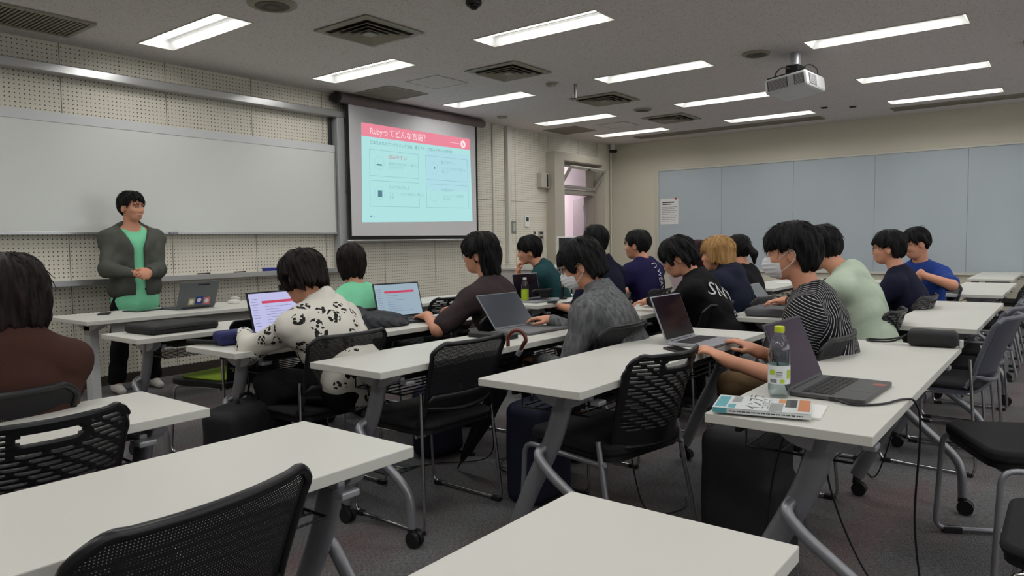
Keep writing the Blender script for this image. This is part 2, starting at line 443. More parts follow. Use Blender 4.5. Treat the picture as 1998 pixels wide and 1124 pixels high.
for i, (a, b_) in enumerate(WX):       # unseen windows behind the camera, added so world light fills the room
    wn = thing('window_%d' % (i+2), None, None); wn['kind'] = 'structure'; wn.location = (a, YB-0.08, WZ0); L = b_-a; Hh = WZ1-WZ0
    f = MB()
    for x0, x1, z0, z1 in ((0, L, 0, .05), (0, L, Hh-.05, Hh), (0, .05, .05, Hh-.05), (L-.05, L, .05, Hh-.05), (L/2-.03, L/2+.03, .05, Hh-.05)): f.box((x0, -.03, z0), (x1, .03, z1))
    f.build('window_frame', M_alu, wn)
struct('baseboard_front', MB().box((XL, YF-0.008, 0), (DX0-0.3, YF-0.001, 0.085)), M_skirt, bevel=0.002)
struct('baseboard_right', MB().box((XR-0.008, YB, 0), (XR-0.001, YF-0.01, 0.085)), M_skirt, bevel=0.002)
# pilaster strip in the far corner and conduit pipes
struct('trim_corner', MB().box((10.99, YF-0.05, 0), (XR-0.001, YF-0.001, ZC-0.001)), M_wallc, bevel=0.003)
# door surround
sr = MB()
for x0, x1, z0, z1 in ((9.47, DX0, 0, 2.62), (DX1, 11.0, 0, 2.62), (DX0, DX1, DZ, 2.62)):
    sr.box((x0, YF-0.17, z0), (x1, YF-0.001, z1))
struct('trim_doorway', sr, M_casing, bevel=0.004)
inn = MB(); ya, yb = YF-0.02, YF+0.14
for x0, x1, z0, z1 in ((DX0+0.001, DX0+0.05, 0, DZ), (DX1-0.05, DX1-0.001, 0, DZ), (DX0+0.05, DX1-0.05, DZ-0.05, DZ-0.001), (DX0+0.05, DX1-0.05, 1.98, 2.06)):
    inn.box((x0, ya, z0), (x1, yb, z1))
struct('door_1', inn, mat('door_frame_paint', (150, 144, 134), 0.5), bevel=0.003)
# the dark side reveal and the open door leaf
leaf = thing('door_2', None, None); leaf['kind'] = 'structure'; leaf.location = (DX1-0.06, YF+0.15, 0); leaf.rotation_euler = (0, 0, math.radians(-45))
m_leaf = mat('door_leaf_paint', (150, 142, 146), 0.5)
MB().box((-0.02, 0.0, 0.01), (0.02, 0.92, 1.97)).build('door_leaf', m_leaf, leaf, bevel=0.003)
MB().cyl((-0.06, 0.85, 1.0), (-0.02, 0.85, 1.0), 0.025).cyl((-0.05, 0.74, 1.0), (-0.05, 0.86, 1.0), 0.009).build('door_handle', M_alu, leaf, smooth='auto')
for z in (0.25, 1.0, 1.72): MB().cyl((-0.03, 0, z), (-0.03, 0, z+0.1), 0.01).build('hinge', M_alu, leaf)
# tilted transom window above the door
win = thing('window_1', None, None); win['kind'] = 'structure'; win.location = (DX0+0.03, YF-0.03, 2.07); win.rotation_euler = (math.radians(36), 0, 0)
wf = MB(); ww, wh, ft = DX1-DX0-0.06, 0.42, 0.045
for x0, x1, z0, z1 in ((0, ww, 0, ft), (0, ww, wh-ft, wh), (0, ft, ft, wh-ft), (ww-ft, ww, ft, wh-ft)): wf.box((x0, -0.018, z0), (x1, 0.018, z1))
wf.build('window_frame', mat('sash_paint', (172, 168, 158), 0.45), win, bevel=0.003)
MB().box((ft, -0.003, ft), (ww-ft, 0.003, wh-ft)).build('window_pane', M_glass, win)
MB().box((ww*0.5-0.03, -0.03, wh-0.04), (ww*0.5+0.03, -0.019, wh-0.015)).build('window_latch', M_dgrey, win)
# corridor beyond the doorway
cr = MB(); cr.box((8.6, 8.6, 0), (15.0, 8.7, ZC)); cr.box((8.5, YF+0.15, 0), (8.6, 8.7, ZC)); cr.box((15.0, YF, 0), (15.1, 8.7, ZC)); cr.box((XR+0.15, YF+0.05, 0), (15.0, YF+0.15, ZC))
struct('wall_corridor', cr, mat('corridor_paint', (226, 216, 222), 0.8))
struct('floor_corridor', MB().box((8.5, YF, -0.1), (15.1, 8.7, -0.001)), mat('corridor_vinyl', (150, 142, 136), 0.4))
cc = struct('ceiling_corridor', MB().box((8.5, YF+0.15, ZC), (15.1, 8.7, ZC+0.05)), M_trim)
cl = thing('corridor_light', 'fluorescent batten on the corridor ceiling beyond the doorway', 'ceiling light', (11.6, 7.7, ZC))
MB().box((-0.6, -0.08, -0.05), (0.6, 0.08, 0)).build('housing', M_white_pl, cl)
MB().cyl((-0.58, 0, -0.07), (0.58, 0, -0.07), 0.016).build('lamp_tube', mat('corridor_tube', (255, 255, 255), emit=(255, 246, 250), estr=LAMP*24), cl)

# right wall pin board of five blue-grey panels in a pale frame
PB = thing('pin_board', 'long pale blue-grey panelled pin board across the right wall', 'notice board', (XR, 0, 0))
m_pan = mat('blue_grey_panel', (176, 186, 192), 0.7, bump=(200, 0.08), var=(1.2, 0.03))
y1 = 5.68; ys = [y1, 4.56, 3.42, 2.28, 1.14, 0.0, -1.14, -2.28]
for i in range(len(ys)-1):
    MB().box((-0.018, ys[i+1]+0.0015, 0.70), (-0.002, ys[i]-0.0015, 2.375)).build('panel', m_pan, PB, bevel=0.0015)
MB().box((-0.03, ys[-1], 2.375), (-0.001, y1+0.03, 2.41)).box((-0.03, ys[-1], 0.665), (-0.001, y1+0.03, 0.70)).box((-0.03, y1, 0.70), (-0.001, y1+0.03, 2.375)).build('frame', M_trim, PB, bevel=0.003)

# ------------------------------------------------------------------ ceiling fixtures
m_refl = mat('light_reflector', (236, 236, 234), 0.35)
m_lamp = mat('lit_diffuser', (255, 255, 255), 0.5, emit=(255, 254, 252), estr=LAMP)
def light_fixture(x, y0, y1):
    t = thing('ceiling_light', None, 'ceiling light', (x, y0, ZC)); L = y1-y0; w = LW; d = 0.06
    g = 0.001
    mb = MB()
    mb.add([(g, g, -g), (w-g, g, -g), (w-g, L-g, -g), (g, L-g, -g), (0.02, 0.05, d), (w-0.05, 0.05, d), (w-0.05, L-0.05, d), (0.02, L-0.05, d)],
           [(0, 4, 5, 1), (1, 5, 6, 2), (2, 6, 7, 3), (3, 7, 4, 0), (4, 7, 6, 5)])
    mb.build('reflector', m_refl, t)
    f = MB()
    for a, b_ in (((-0.012, -0.012), (w+0.012, 0)), ((-0.012, L), (w+0.012, L+0.012)), ((-0.012, 0), (0, L)), ((w, 0), (w+0.012, L))):
        f.box((a[0], a[1], -0.006), (b_[0], b_[1], -0.0005))
    f.build('frame', M_trim, t)
    MB().add([(0.03, 0.06, d-0.006), (w-0.10, 0.06, d-0.006), (w-0.10, L-0.06, d-0.006), (0.03, L-0.06, d-0.006)], [(0, 3, 2, 1)]).build('diffuser', m_lamp, t)
    return t
rown = ['by the front wall', 'of the middle row', 'of the row nearest the camera', 'of the row behind the camera', 'of the rearmost row']
coln = {-0.95: 'far left out of view', 0.98: 'left out of view', 2.92: 'leftmost, above the whiteboard', 4.65: 'left of the projection screen', 6.58: 'above the projection screen', 8.48: 'in line with the doorway side of the screen', 10.12: 'nearest the right wall'}
special = {(2.92, 0): 'leftmost recessed ceiling light, above the whiteboard and the presenter', (4.65, 0): 'recessed ceiling light just left of the screen housing', (6.58, 0): 'recessed ceiling light in front of the projection screen',
 (8.48, 0): 'recessed ceiling light just right of the projection screen', (10.12, 0): 'recessed ceiling light above the doorway',
 (4.65, 1): 'large recessed light at the top centre, beside the black dome camera', (6.58, 1): 'recessed light between the centre air vents and the projector', (8.48, 1): 'recessed light directly beyond the projector', (10.12, 1): 'recessed light next to the slot vent, left of the projector',
 (6.58, 2): 'large recessed light to the upper right of the projector', (8.48, 2): 'recessed light right of the projector, middle of the three at the right', (10.12, 2): 'recessed light at the right, nearest the slot vent'}
for r_, (a, b_) in enumerate(LY):
    for x in LX:
        if r_ == 1 and x < 4 and x > 2: pass
        t = light_fixture(x, a, b_)
        if (x, r_) in special: t['label'] = special[(x, r_)]
        else: t['label'] = 'recessed ceiling light behind or beside the camera, out of the photo'
        t['group'] = 'recessed ceiling lights' if (x, r_) in special else 'recessed ceiling lights out of view'

m_vent = mat('vent_metal', (150, 143, 128), 0.5)
m_vent_dk = mat('vent_dark', (46, 42, 38), 0.8)
def diffuser_vent(x, y, label):
    t = thing('air_vent', label, 'air vent', (x, y, ZC), 0, 'square air diffusers in the ceiling')
    MB().box((-0.27, -0.27, -0.004), (0.27, 0.27, -0.001)).build('backing', m_vent_dk, t)
    fr = MB()
    def ring(r0, r1, z0, z1, mb):
        for s in range(4):
            M = RZ(s*math.pi/2)
            vs = [Vector((-r0, -r0, z0)), Vector((r0, -r0, z0)), Vector((r1, -r1, z1)), Vector((-r1, -r1, z1))]
            mb.add([M @ v for v in vs]+[M @ (v+Vector((0, 0, 0.006))) for v in vs], [(0, 1, 2, 3), (7, 6, 5, 4), (0, 4, 5, 1), (2, 6, 7, 3)])
    ring(0.31, 0.25, -0.012, -0.016, fr); fr.build('frame', m_vent, t)
    for r0 in (0.225, 0.165, 0.105):
        lv = MB(); ring(r0, r0-0.045, -0.035, -0.012, lv); lv.build('louvre', m_vent, t)
    MB().box((-0.05, -0.05, -0.03), (0.05, 0.05, -0.02)).build('centre_plate', m_vent, t)
diffuser_vent(3.94, 4.47, 'largest square air vent, top left beside the round speaker')
diffuser_vent(5.74, 4.48, 'square air vent above the projection screen, second from the left')
diffuser_vent(7.62, 4.49, 'square air vent beyond the hanging metal rod, third from the left')
diffuser_vent(9.44, 4.49, 'smallest square air vent, nearest the right wall')
def flat_vent(x, y, label, s=0.28):
    t = thing('flush_air_grille', label, 'air vent', (x, y, ZC), 0, 'flush perforated ceiling grilles')
    MB().box((-s, -s, -0.006), (s, s, -0.001)).build('plate', mat('grille_plate', (128, 120, 108), 0.7, bump=(400, 0.6)), t, bevel=0.002)
    f = MB()
    for a, b_ in (((-s-.015, -s-.015), (s+.015, -s)), ((-s-.015, s), (s+.015, s+.015)), ((-s-.015, -s), (-s, s)), ((s, -s), (s+.015, s))): f.box((a[0], a[1], -0.01), (b_[0], b_[1], -0.001))
    f.build('rim', m_vent, t)
flat_vent(5.69, 6.13, 'flush dark square grille right above the screen housing')
flat_vent(9.39, 6.15, 'flush dark square grille in the ceiling left of the doorway')
# slatted return grille at the top left
t = thing('ceiling_grille', 'rectangular slatted return air grille in the top left corner', 'air vent', (2.02, 6.12, ZC))
MB().box((-0.30, -0.24, -0.004), (0.42, 0.24, -0.001)).build('backing', m_vent_dk, t)
sl = MB()
for i in range(24): sl.box((-0.30+0.03*i, -0.235, -0.014), (-0.30+0.03*i+0.012, 0.235, -0.004))
sl.build('slat_panel', m_vent, t)
f = MB()
for a, b_ in (((-.33, -.27), (.45, -.24)), ((-.33, .24), (.45, .27)), ((-.33, -.24), (-.30, .24)), ((.42, -.24), (.45, .24))): f.box((a[0], a[1], -0.016), (b_[0], b_[1], -0.001))
f.build('frame', m_vent, t, bevel=0.002)
# access panel outlines
def hatch(x, y, s, label):
    t = thing('access_panel', label, 'ceiling hatch', (x, y, ZC))
    f = MB()
    for a, b_ in (((-s-.01, -s-.01), (s+.01, -s)), ((-s-.01, s), (s+.01, s+.01)), ((-s-.01, -s), (-s, s)), ((s, -s), (s+.01, s))): f.box((a[0], a[1], -0.005), (b_[0], b_[1], -0.001))
    f.build('rim', mat('hatch_rim', (170, 166, 160), 0.5), t)
    MB().box((-s, -s, -0.003), (s, s, -0.001)).build('plate', MATS['rock_wool_ceiling'], t)
hatch(5.62, 5.35, 0.225, 'square ceiling access hatch with a thin pale rim, in front of the screen')
hatch(9.47, 5.35, 0.225, 'faint square access hatch beside the slot vent over the far corner')
# slot grilles along the right wall
def slot(y0, y1, label):
    t = thing('slot_vent', label, 'air vent', (10.72, y0, ZC), 0, 'long slot vents along the right wall')
    L = y1-y0
    MB().box((0, 0, -0.004), (0.24, L, -0.001)).build('backing', m_vent_dk, t)
    s = MB()
    for i in range(9): s.box((0.004+0.026*i, 0.01, -0.012), (0.004+0.026*i+0.009, L-0.01, -0.004))
    s.build('slat_panel', m_vent, t)
    MB().box((-.015, -.015, -0.014), (0, L+.015, -0.001)).box((0.24, -.015, -0.014), (0.255, L+.015, -0.001)).box((0, -.015, -0.014), (0.24, 0, -0.001)).box((0, L, -0.014), (0.24, L+.015, -0.001)).build('rim', m_vent, t)
slot(2.86, 5.75, 'long narrow slot vent beside the far two lights along the right wall')
slot(-2.5, 1.95, 'long narrow slot vent running out of the photo at the right edge')
def round_fix(x, y, r, label, cat, name, m, rings=True, h=0.02):
    t = thing(name, label, cat, (x, y, ZC))
    MB().lathe([(r, -0.001), (r, -h*0.4), (r*0.86, -h), (r*0.82, -h*0.9), (0.0001, -h*0.9)]).build('rim', m_vent, t, smooth='auto')
    MB().lathe([(r*0.7, -h*0.92), (r*0.66, -h*1.15), (r*0.5, -h*1.15), (r*0.46, -h*0.95), (r*0.3, -h*0.95), (r*0.26, -h*1.3), (0.0001, -h*1.3)]).build('cover', m, t, smooth='auto')
m_spk = mat('speaker_mesh', (96, 90, 80), 0.7, bump=(500, 0.6))
round_fix(3.06, 4.48, 0.17, 'round ceiling speaker at the top left, above the whiteboard', 'speaker', 'ceiling_speaker', m_spk)
round_fix(6.69, 2.34, 0.13, 'round brown ceiling speaker just left of the projector mount', 'speaker', 'ceiling_speaker', m_spk)
round_fix(8.55, 4.47, 0.12, 'small round ceiling speaker between the right two square vents', 'speaker', 'ceiling_speaker', m_spk)
round_fix(6.47, 4.47, 0.06, 'tiny smoke detector left of the hanging metal rod', 'smoke detector', 'smoke_detector', M_lgrey, h=0.03)
round_fix(7.74, 6.16, 0.07, 'small round detector on the ceiling right of the screen housing', 'smoke detector', 'smoke_detector', M_lgrey)
round_fix(8.59, 2.36, 0.06, 'small round detector on the ceiling behind the projector', 'smoke detector', 'smoke_detector', M_lgrey)
for x, y, l in ((10.05, 2.62, 'small dark square ceiling sensor left of a pair'), (10.25, 2.32, 'small dark square ceiling sensor right of a pair')):
    t = MB().box((-.035, -.035, -.012), (.035, .035, -.001)).build('ceiling_sensor', m_vent_dk, loc=(x, y, ZC)); tag(t, l, 'sensor')
# dome camera
t = thing('dome_camera', 'black dome security camera on the ceiling at the top centre', 'security camera', (3.92, 3.36, ZC))
MB().lathe([(0.055, -0.001), (0.058, -0.02), (0.05, -0.035), (0.045, -0.03), (0.0001, -0.03)]).build('base', M_black, t, smooth='auto')
MB().lathe([(0.04*math.cos(math.radians(a)), -0.032-0.035*math.sin(math.radians(a))) for a in range(0, 90, 10)]+[(0.0001, -0.067)]).build('dome', mat('smoked_dome', (12, 12, 14), 0.1), t, smooth=True)
# hanging rod
t = thing('hanging_rod', 'short metal rod hanging from the ceiling between two vents', 'antenna', (6.68, 4.30, ZC))
MB().cyl((0, 0, 0), (0, 0, -0.15), 0.017).build('rod', mat('brushed_rod', (130, 132, 134), 0.35, 0.7), t, smooth='auto')
MB().cyl((0, 0, -0.15), (0, 0, -0.158), 0.013).build('tip', M_black, t, smooth='auto')
# corner bullet camera near the far corner
t = thing('bullet_camera', 'small dark camera on a bracket at the far ceiling corner', 'security camera', (11.3, 6.50, ZC-0.12))
MB().box((-0.02, -0.03, 0.02), (0.02, 0.03, 0.119)).build('bracket', M_white_pl, t, bevel=0.003)
MB().cyl((0, 0.04, 0), (-0.02, -0.08, -0.01), 0.03).build('camera_body', M_black, t, smooth='auto')
t = MB().cyl((11.38, YF-0.075, 0.0), (11.38, YF-0.075, ZC-0.002), 0.018).build('conduit_pipe', M_trim, smooth='auto'); tag(t, 'cream conduit pipe running down the far corner', 'pipe')
# black mounted device at the top right corner
t = thing('ceiling_bracket', 'black bracket device hanging from the ceiling in the top right corner', 'bracket', (6.85, 0.16, ZC))
MB().box((-0.04, -0.03, -0.05), (0.04, 0.03, -0.001)).build('plate', M_black, t, bevel=0.004)
MB().tube(smooth_path([(0, 0, -0.05), (0, 0.02, -0.12), (0.02, -0.12, -0.14), (0.02, -0.3, -0.12)], 4, 0.03), 0.014).build('arm', M_black, t, smooth='auto')
MB().box((-0.03, -0.25, -0.18), (0.05, 0.03, -0.13)).box((-0.02, 0.03, -0.165), (0.03, 0.10, -0.14)).build('head', M_black, t, bevel=0.006)
t = MB().box((-.07, -.07, -.02), (.07, .07, -.001)).build('ceiling_sensor', mat('sensor_beige', (168, 150, 140), 0.5), loc=(7.9, 0.33, ZC), bevel=0.004); tag(t, 'square beige ceiling sensor at the right edge of the photo', 'sensor')

# projector
t = thing('projector', 'white ceiling projector with dark side grilles on a short mount', 'projector', (6.92, 2.06, ZC), math.radians(-4))
MB().cyl((0, 0, -0.13), (0, 0, 0), 0.045).build('mount_pole', M_silver_lt, t, smooth='auto')
MB().box((-0.09, -0.06, -0.22), (0.09, 0.06, -0.12)).build('mount_bracket', M_black, t, bevel=0.006)
pw, pd, ph = 0.24, 0.19, 0.14
tl = T(0, 0, -0.30) @ RX(math.radians(-7)) @ RY(math.radians(0))
body = MB(); body.box((-pw, -pd, -ph/2), (pw, pd, ph/2), tl); body.build('body', mat('projector_white', (205, 206, 206), 0.4), t, bevel=0.022)
MB().box((-pw+0.02, -pd+0.02, ph/2-0.004), (pw-0.02, pd-0.02, ph/2+0.012), tl).build('top_plate', M_black, t, bevel=0.004)
def grille(lo, hi, axis, n):
    g = MB(); bk = MB().box(lo, hi, tl).build('grille', M_dgrey, t)
    for i in range(n):
        z = lo[2]+(hi[2]-lo[2])*(i+0.5)/n
        if axis == 'x': g.box((lo[0]-0.002, lo[1]+0.006, z-0.0022), (lo[0]+0.001, hi[1]-0.006, z+0.0022), tl)
        else: g.box((lo[0]+0.006, lo[1]-0.002, z-0.0022), (hi[0]-0.006, lo[1]+0.001, z+0.0022), tl)
    g.build('grille_slat', MATS['projector_white'], bk)
grille((-pw-0.003, -0.02, -0.045), (-pw+0.003, 0.16, 0.045), 'x', 9)
grille((-pw-0.003, -0.165, -0.045), (-pw+0.003, -0.08, 0.045), 'x', 9)
grille((-0.18, -pd-0.003, -0.045), (0.0, -pd+0.003, 0.045), 'y', 9)
MB().cyl(tl @ Vector((0.1, pd-0.01, 0)), tl @ Vector((0.1, pd+0.03, 0)), 0.04).build('lens_ring', M_dgrey, t, smooth='auto')
MB().ball(tl @ Vector((0.1, pd+0.025, 0)), (0.033, 0.012, 0.033)).build('lens', M_screenlcd, t, smooth=True)
MB().tube(catmull([(-0.06, 0, -0.16), (-0.16, 0.06, -0.15), (-0.2, 0.10, -0.20), (-0.2, 0.1, -0.225)]), 0.006).build('cable', M_black, t, smooth=True)
MB().tube(catmull([(0.05, -0.02, -0.15), (0.10, -0.08, -0.10), (0.14, -0.14, -0.14), (0.12, -0.16, -0.22)]), 0.005).build('cable', M_black, t, smooth=True)
# ------------------------------------------------------------------ front wall fittings
def mrot_front(x, y, z): return T(x, y, z) @ RX(math.radians(90))   # text in the XZ plane facing the room
m_wb = mat('whiteboard_enamel', (214, 217, 212), 0.2, spec=0.55, var=(0.6, 0.015), bump=(1.3, 0.06))
wb = thing('whiteboard', 'wide sliding whiteboard on the front wall behind the presenter', 'whiteboard', (0, YF, 0))
MB().box((0.8, -0.075, 1.345), (5.23, -0.055, 2.235)).build('board_surface', m_wb, wb)
MB().box((0.8, -0.08, 2.235), (5.24, -0.05, 2.315)).build('top_rail', mat('frame_white', (205, 207, 207), 0.35), wb, bevel=0.004)
MB().box((0.8, -0.085, 1.32), (5.24, -0.05, 1.345)).build('bottom_rail', M_alu, wb, bevel=0.003)
MB().box((5.225, -0.082, 1.345), (5.24, -0.05, 2.235)).build('side_rail', M_alu, wb)
for x in (2.83, 3.35): MB().box((x-0.04, -0.105, 1.325), (x+0.04, -0.085, 1.345)).build('pull_handle', M_silver, wb, bevel=0.004)
fr = thing('whiteboard_track', 'aluminium track rail and upright posts framing the sliding whiteboard', 'rail', (0, YF, 0))
MB().box((0.8, -0.13, 2.625), (5.36, -0.001, 2.70)).build('top_track', M_alu, fr, bevel=0.008)
MB().box((5.25, -0.12, 0.93), (5.35, -0.001, 2.625)).build('post', mat('post_grey', (172, 174, 174), 0.4, 0.3), fr, bevel=0.006)
MB().box((5.20, -0.045, 2.32), (5.215, -0.02, 2.625)).box((5.225, -0.045, 2.32), (5.235, -0.02, 2.625)).build('counterweight_cable', M_dgrey, fr)
tr = thing('marker_tray', 'long white marker ledge on the wall under the whiteboard', 'ledge', (0, YF, 0))
MB().box((0.8, -0.17, 0.915), (5.50, -0.001, 0.935)).build('shelf', mat('ledge_white', (222, 224, 224), 0.35), tr, bevel=0.003)
MB().box((0.8, -0.175, 0.895), (5.50, -0.165, 0.945)).build('lip', M_alu, tr, bevel=0.003)
t = thing('marker_box', 'blue box of markers on the ledge under the whiteboard', 'box', (4.37, YF-0.10, 0.936))
MB().box((-0.1, -0.03, 0), (0.1, 0.03, 0.035)).build('box_body', mat('blue_box', (38, 44, 130), 0.5), t, bevel=0.004)
MB().box((-0.1, -0.032, 0.028), (0.02, 0.032, 0.04)).build('lid', mat('blue_lid', (54, 66, 165), 0.45), t, bevel=0.002)
for x, l, c in ((3.62, 'black marker lying on the ledge, right of the presenter', M_black), (4.0, 'dark marker lying on the ledge left of the blue box', M_dgrey)):
    t = thing('marker', l, 'marker', (x, YF-0.1, 0.945)); MB().cyl((-0.06, 0, 0), (0.03, 0, 0), 0.008).build('barrel', c, t, smooth='auto'); MB().cyl((0.03, 0, 0), (0.065, 0, 0), 0.009).build('cap', M_black, t, smooth='auto')

# projection screen
YS = YF-0.16
sc = thing('projection_screen', 'pull-down projection screen showing a pink and pale blue slide', 'projection screen', (0, YS, 0))
SX0, SX1, SZ0, SZ1 = 5.34, 7.60, 1.255, 2.80
MB().box((SX0, -0.002, SZ0), (SX1, 0.002, SZ1)).build('screen_border', M_blackm, sc)
MB().box((SX0+0.04, -0.005, SZ0+0.045), (SX1-0.04, -0.0025, SZ1)).build('screen_fabric', mat('screen_cloth', (214, 212, 214), 0.85), sc)
MB().cyl((SX0-0.1, 0, SZ1+0.035), (SX1+0.12, 0, SZ1+0.035), 0.055, n=24).build('housing', mat('housing_grey', (118, 106, 104), 0.4, 0.3), sc, smooth='auto')
MB().cyl((SX0-0.14, 0, SZ1+0.035), (SX0-0.1, 0, SZ1+0.035), 0.06, n=24).build('end_cap', M_black, sc, smooth='auto')
MB().cyl((SX1+0.12, 0, SZ1+0.035), (SX1+0.14, 0, SZ1+0.035), 0.05, n=24).build('end_cap', MATS['housing_grey'], sc, smooth='auto')
MB().cyl((SX0-0.03, 0, SZ0-0.012), (SX1+0.03, 0, SZ0-0.012), 0.013).build('weight_bar', M_alu, sc, smooth='auto')
MB().box((SX0-0.1, 0.02, SZ1+0.03), (SX1+0.12, 0.155, SZ1+0.075)).build('mount_board', mat('mount_brown', (84, 70, 68), 0.5), sc)
# the slide: projector light painted as glowing colours on the cloth; corners keystoned as in the photograph
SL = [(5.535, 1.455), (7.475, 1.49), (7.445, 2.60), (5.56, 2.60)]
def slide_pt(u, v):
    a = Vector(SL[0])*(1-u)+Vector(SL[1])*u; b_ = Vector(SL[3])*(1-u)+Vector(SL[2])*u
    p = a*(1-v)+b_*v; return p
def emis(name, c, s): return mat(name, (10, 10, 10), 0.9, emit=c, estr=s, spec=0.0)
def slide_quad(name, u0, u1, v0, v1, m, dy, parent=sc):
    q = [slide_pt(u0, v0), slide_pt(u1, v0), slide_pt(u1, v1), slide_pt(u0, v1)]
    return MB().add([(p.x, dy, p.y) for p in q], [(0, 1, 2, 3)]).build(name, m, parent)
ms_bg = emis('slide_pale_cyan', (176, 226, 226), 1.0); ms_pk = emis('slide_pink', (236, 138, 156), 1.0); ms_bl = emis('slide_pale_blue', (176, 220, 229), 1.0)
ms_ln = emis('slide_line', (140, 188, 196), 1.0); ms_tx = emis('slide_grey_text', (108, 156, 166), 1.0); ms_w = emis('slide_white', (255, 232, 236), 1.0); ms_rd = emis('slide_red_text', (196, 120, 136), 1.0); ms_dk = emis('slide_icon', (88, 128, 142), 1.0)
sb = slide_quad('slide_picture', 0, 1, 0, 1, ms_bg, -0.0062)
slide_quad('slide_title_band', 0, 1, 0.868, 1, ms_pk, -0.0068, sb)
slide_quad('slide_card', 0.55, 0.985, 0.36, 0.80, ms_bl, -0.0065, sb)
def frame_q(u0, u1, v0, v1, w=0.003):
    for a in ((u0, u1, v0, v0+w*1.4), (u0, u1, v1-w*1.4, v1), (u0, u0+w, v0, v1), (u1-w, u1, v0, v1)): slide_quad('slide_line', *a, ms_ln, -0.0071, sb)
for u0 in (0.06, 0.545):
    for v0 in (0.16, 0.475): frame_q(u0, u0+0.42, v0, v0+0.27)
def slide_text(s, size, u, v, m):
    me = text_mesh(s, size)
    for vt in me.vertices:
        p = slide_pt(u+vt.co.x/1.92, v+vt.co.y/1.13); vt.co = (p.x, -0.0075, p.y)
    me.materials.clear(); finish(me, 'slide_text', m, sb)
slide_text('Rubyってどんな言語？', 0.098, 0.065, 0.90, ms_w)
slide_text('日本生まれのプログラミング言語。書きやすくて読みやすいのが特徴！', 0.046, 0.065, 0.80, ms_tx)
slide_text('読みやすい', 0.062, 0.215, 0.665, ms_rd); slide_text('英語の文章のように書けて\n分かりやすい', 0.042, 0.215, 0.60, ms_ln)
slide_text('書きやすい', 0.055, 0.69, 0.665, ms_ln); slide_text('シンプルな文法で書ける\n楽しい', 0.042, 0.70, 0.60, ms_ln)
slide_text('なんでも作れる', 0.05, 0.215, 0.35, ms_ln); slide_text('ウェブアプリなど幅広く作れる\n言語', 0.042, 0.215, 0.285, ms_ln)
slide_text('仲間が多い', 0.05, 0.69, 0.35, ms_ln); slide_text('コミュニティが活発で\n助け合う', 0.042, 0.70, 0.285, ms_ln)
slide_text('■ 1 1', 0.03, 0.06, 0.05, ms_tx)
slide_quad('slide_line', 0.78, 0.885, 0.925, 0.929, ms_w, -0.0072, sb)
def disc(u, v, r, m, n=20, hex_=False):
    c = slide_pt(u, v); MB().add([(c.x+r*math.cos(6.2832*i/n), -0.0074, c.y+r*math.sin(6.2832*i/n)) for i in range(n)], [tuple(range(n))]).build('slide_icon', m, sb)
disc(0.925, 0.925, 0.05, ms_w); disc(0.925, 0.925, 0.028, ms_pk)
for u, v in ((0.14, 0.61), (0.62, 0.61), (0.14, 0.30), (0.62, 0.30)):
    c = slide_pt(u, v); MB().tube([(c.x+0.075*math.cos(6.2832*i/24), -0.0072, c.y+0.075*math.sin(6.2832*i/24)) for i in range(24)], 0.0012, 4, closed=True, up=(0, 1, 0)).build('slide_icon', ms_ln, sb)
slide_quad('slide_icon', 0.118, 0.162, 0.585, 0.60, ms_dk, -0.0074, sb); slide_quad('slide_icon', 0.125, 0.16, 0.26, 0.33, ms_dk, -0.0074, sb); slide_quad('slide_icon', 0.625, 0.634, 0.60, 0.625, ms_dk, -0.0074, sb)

# pipes, boxes and switches on the front wall
for x, r, l in ((8.12, 0.012, 'thin cream pipe on the front wall just right of the screen'), (8.44, 0.032, 'thick cream cable duct on the front wall right of the screen')):
    t = MB().box((x-r, YF-2*r, 0.9), (x+r, YF-0.001, ZC-0.002)).build('wall_duct', mat('duct_cream', (206, 203, 196), 0.5), bevel=0.004); tag(t, l, 'pipe')
t = thing('junction_box', 'cream junction box with a dark slot on the wall left of the doorway', 'electrical box', (9.33, YF, 2.17))
MB().box((-0.11, -0.09, -0.13), (0.10, -0.001, 0.10)).build('box_body', M_casing, t, bevel=0.005)
MB().box((0.03, -0.097, -0.11), (0.06, -0.09, 0.08)).build('dark_slot', M_blackm, t)
MB().box((-0.06, -0.025, 0.10), (-0.035, -0.001, ZC-2.17-0.003)).build('feed_pipe', M_trim, t)
t = thing('thermostat_panel', 'white thermostat with a dark display on the wall right of the screen', 'thermostat', (8.93, YF, 1.52))
MB().box((-0.055, -0.02, -0.09), (0.055, -0.001, 0.08)).build('case', M_white_pl, t, bevel=0.003)
MB().box((-0.03, -0.023, -0.01), (0.03, -0.02, 0.055)).build('display', M_dgrey, t)
t = thing('switch_plate', 'grey switch plate on the wall left of the thermostat', 'light switch', (8.60, YF, 1.42))
MB().box((-0.055, -0.012, -0.09), (0.055, -0.001, 0.09)).build('plate', mat('plate_grey', (128, 132, 120), 0.5), t, bevel=0.003)
MB().box((-0.03, -0.018, -0.06), (0.03, -0.012, 0.06)).build('rocker', M_lgrey, t, bevel=0.002)
for x, w_, l in ((9.13, 0.03, 'narrow switch plate above the white monitor'), (9.3, 0.07, 'double socket plate above the white monitor')):
    t = thing('socket_plate', l, 'socket', (x, YF, 1.30))
    MB().box((-w_, -0.012, -0.07), (w_, -0.001, 0.07)).build('plate', M_casing, t, bevel=0.003)
    for z in (-0.035, 0.035): MB().box((-w_*0.6, -0.015, z-0.02), (w_*0.6, -0.012, z+0.02)).build('socket_insert', M_dgrey, t)
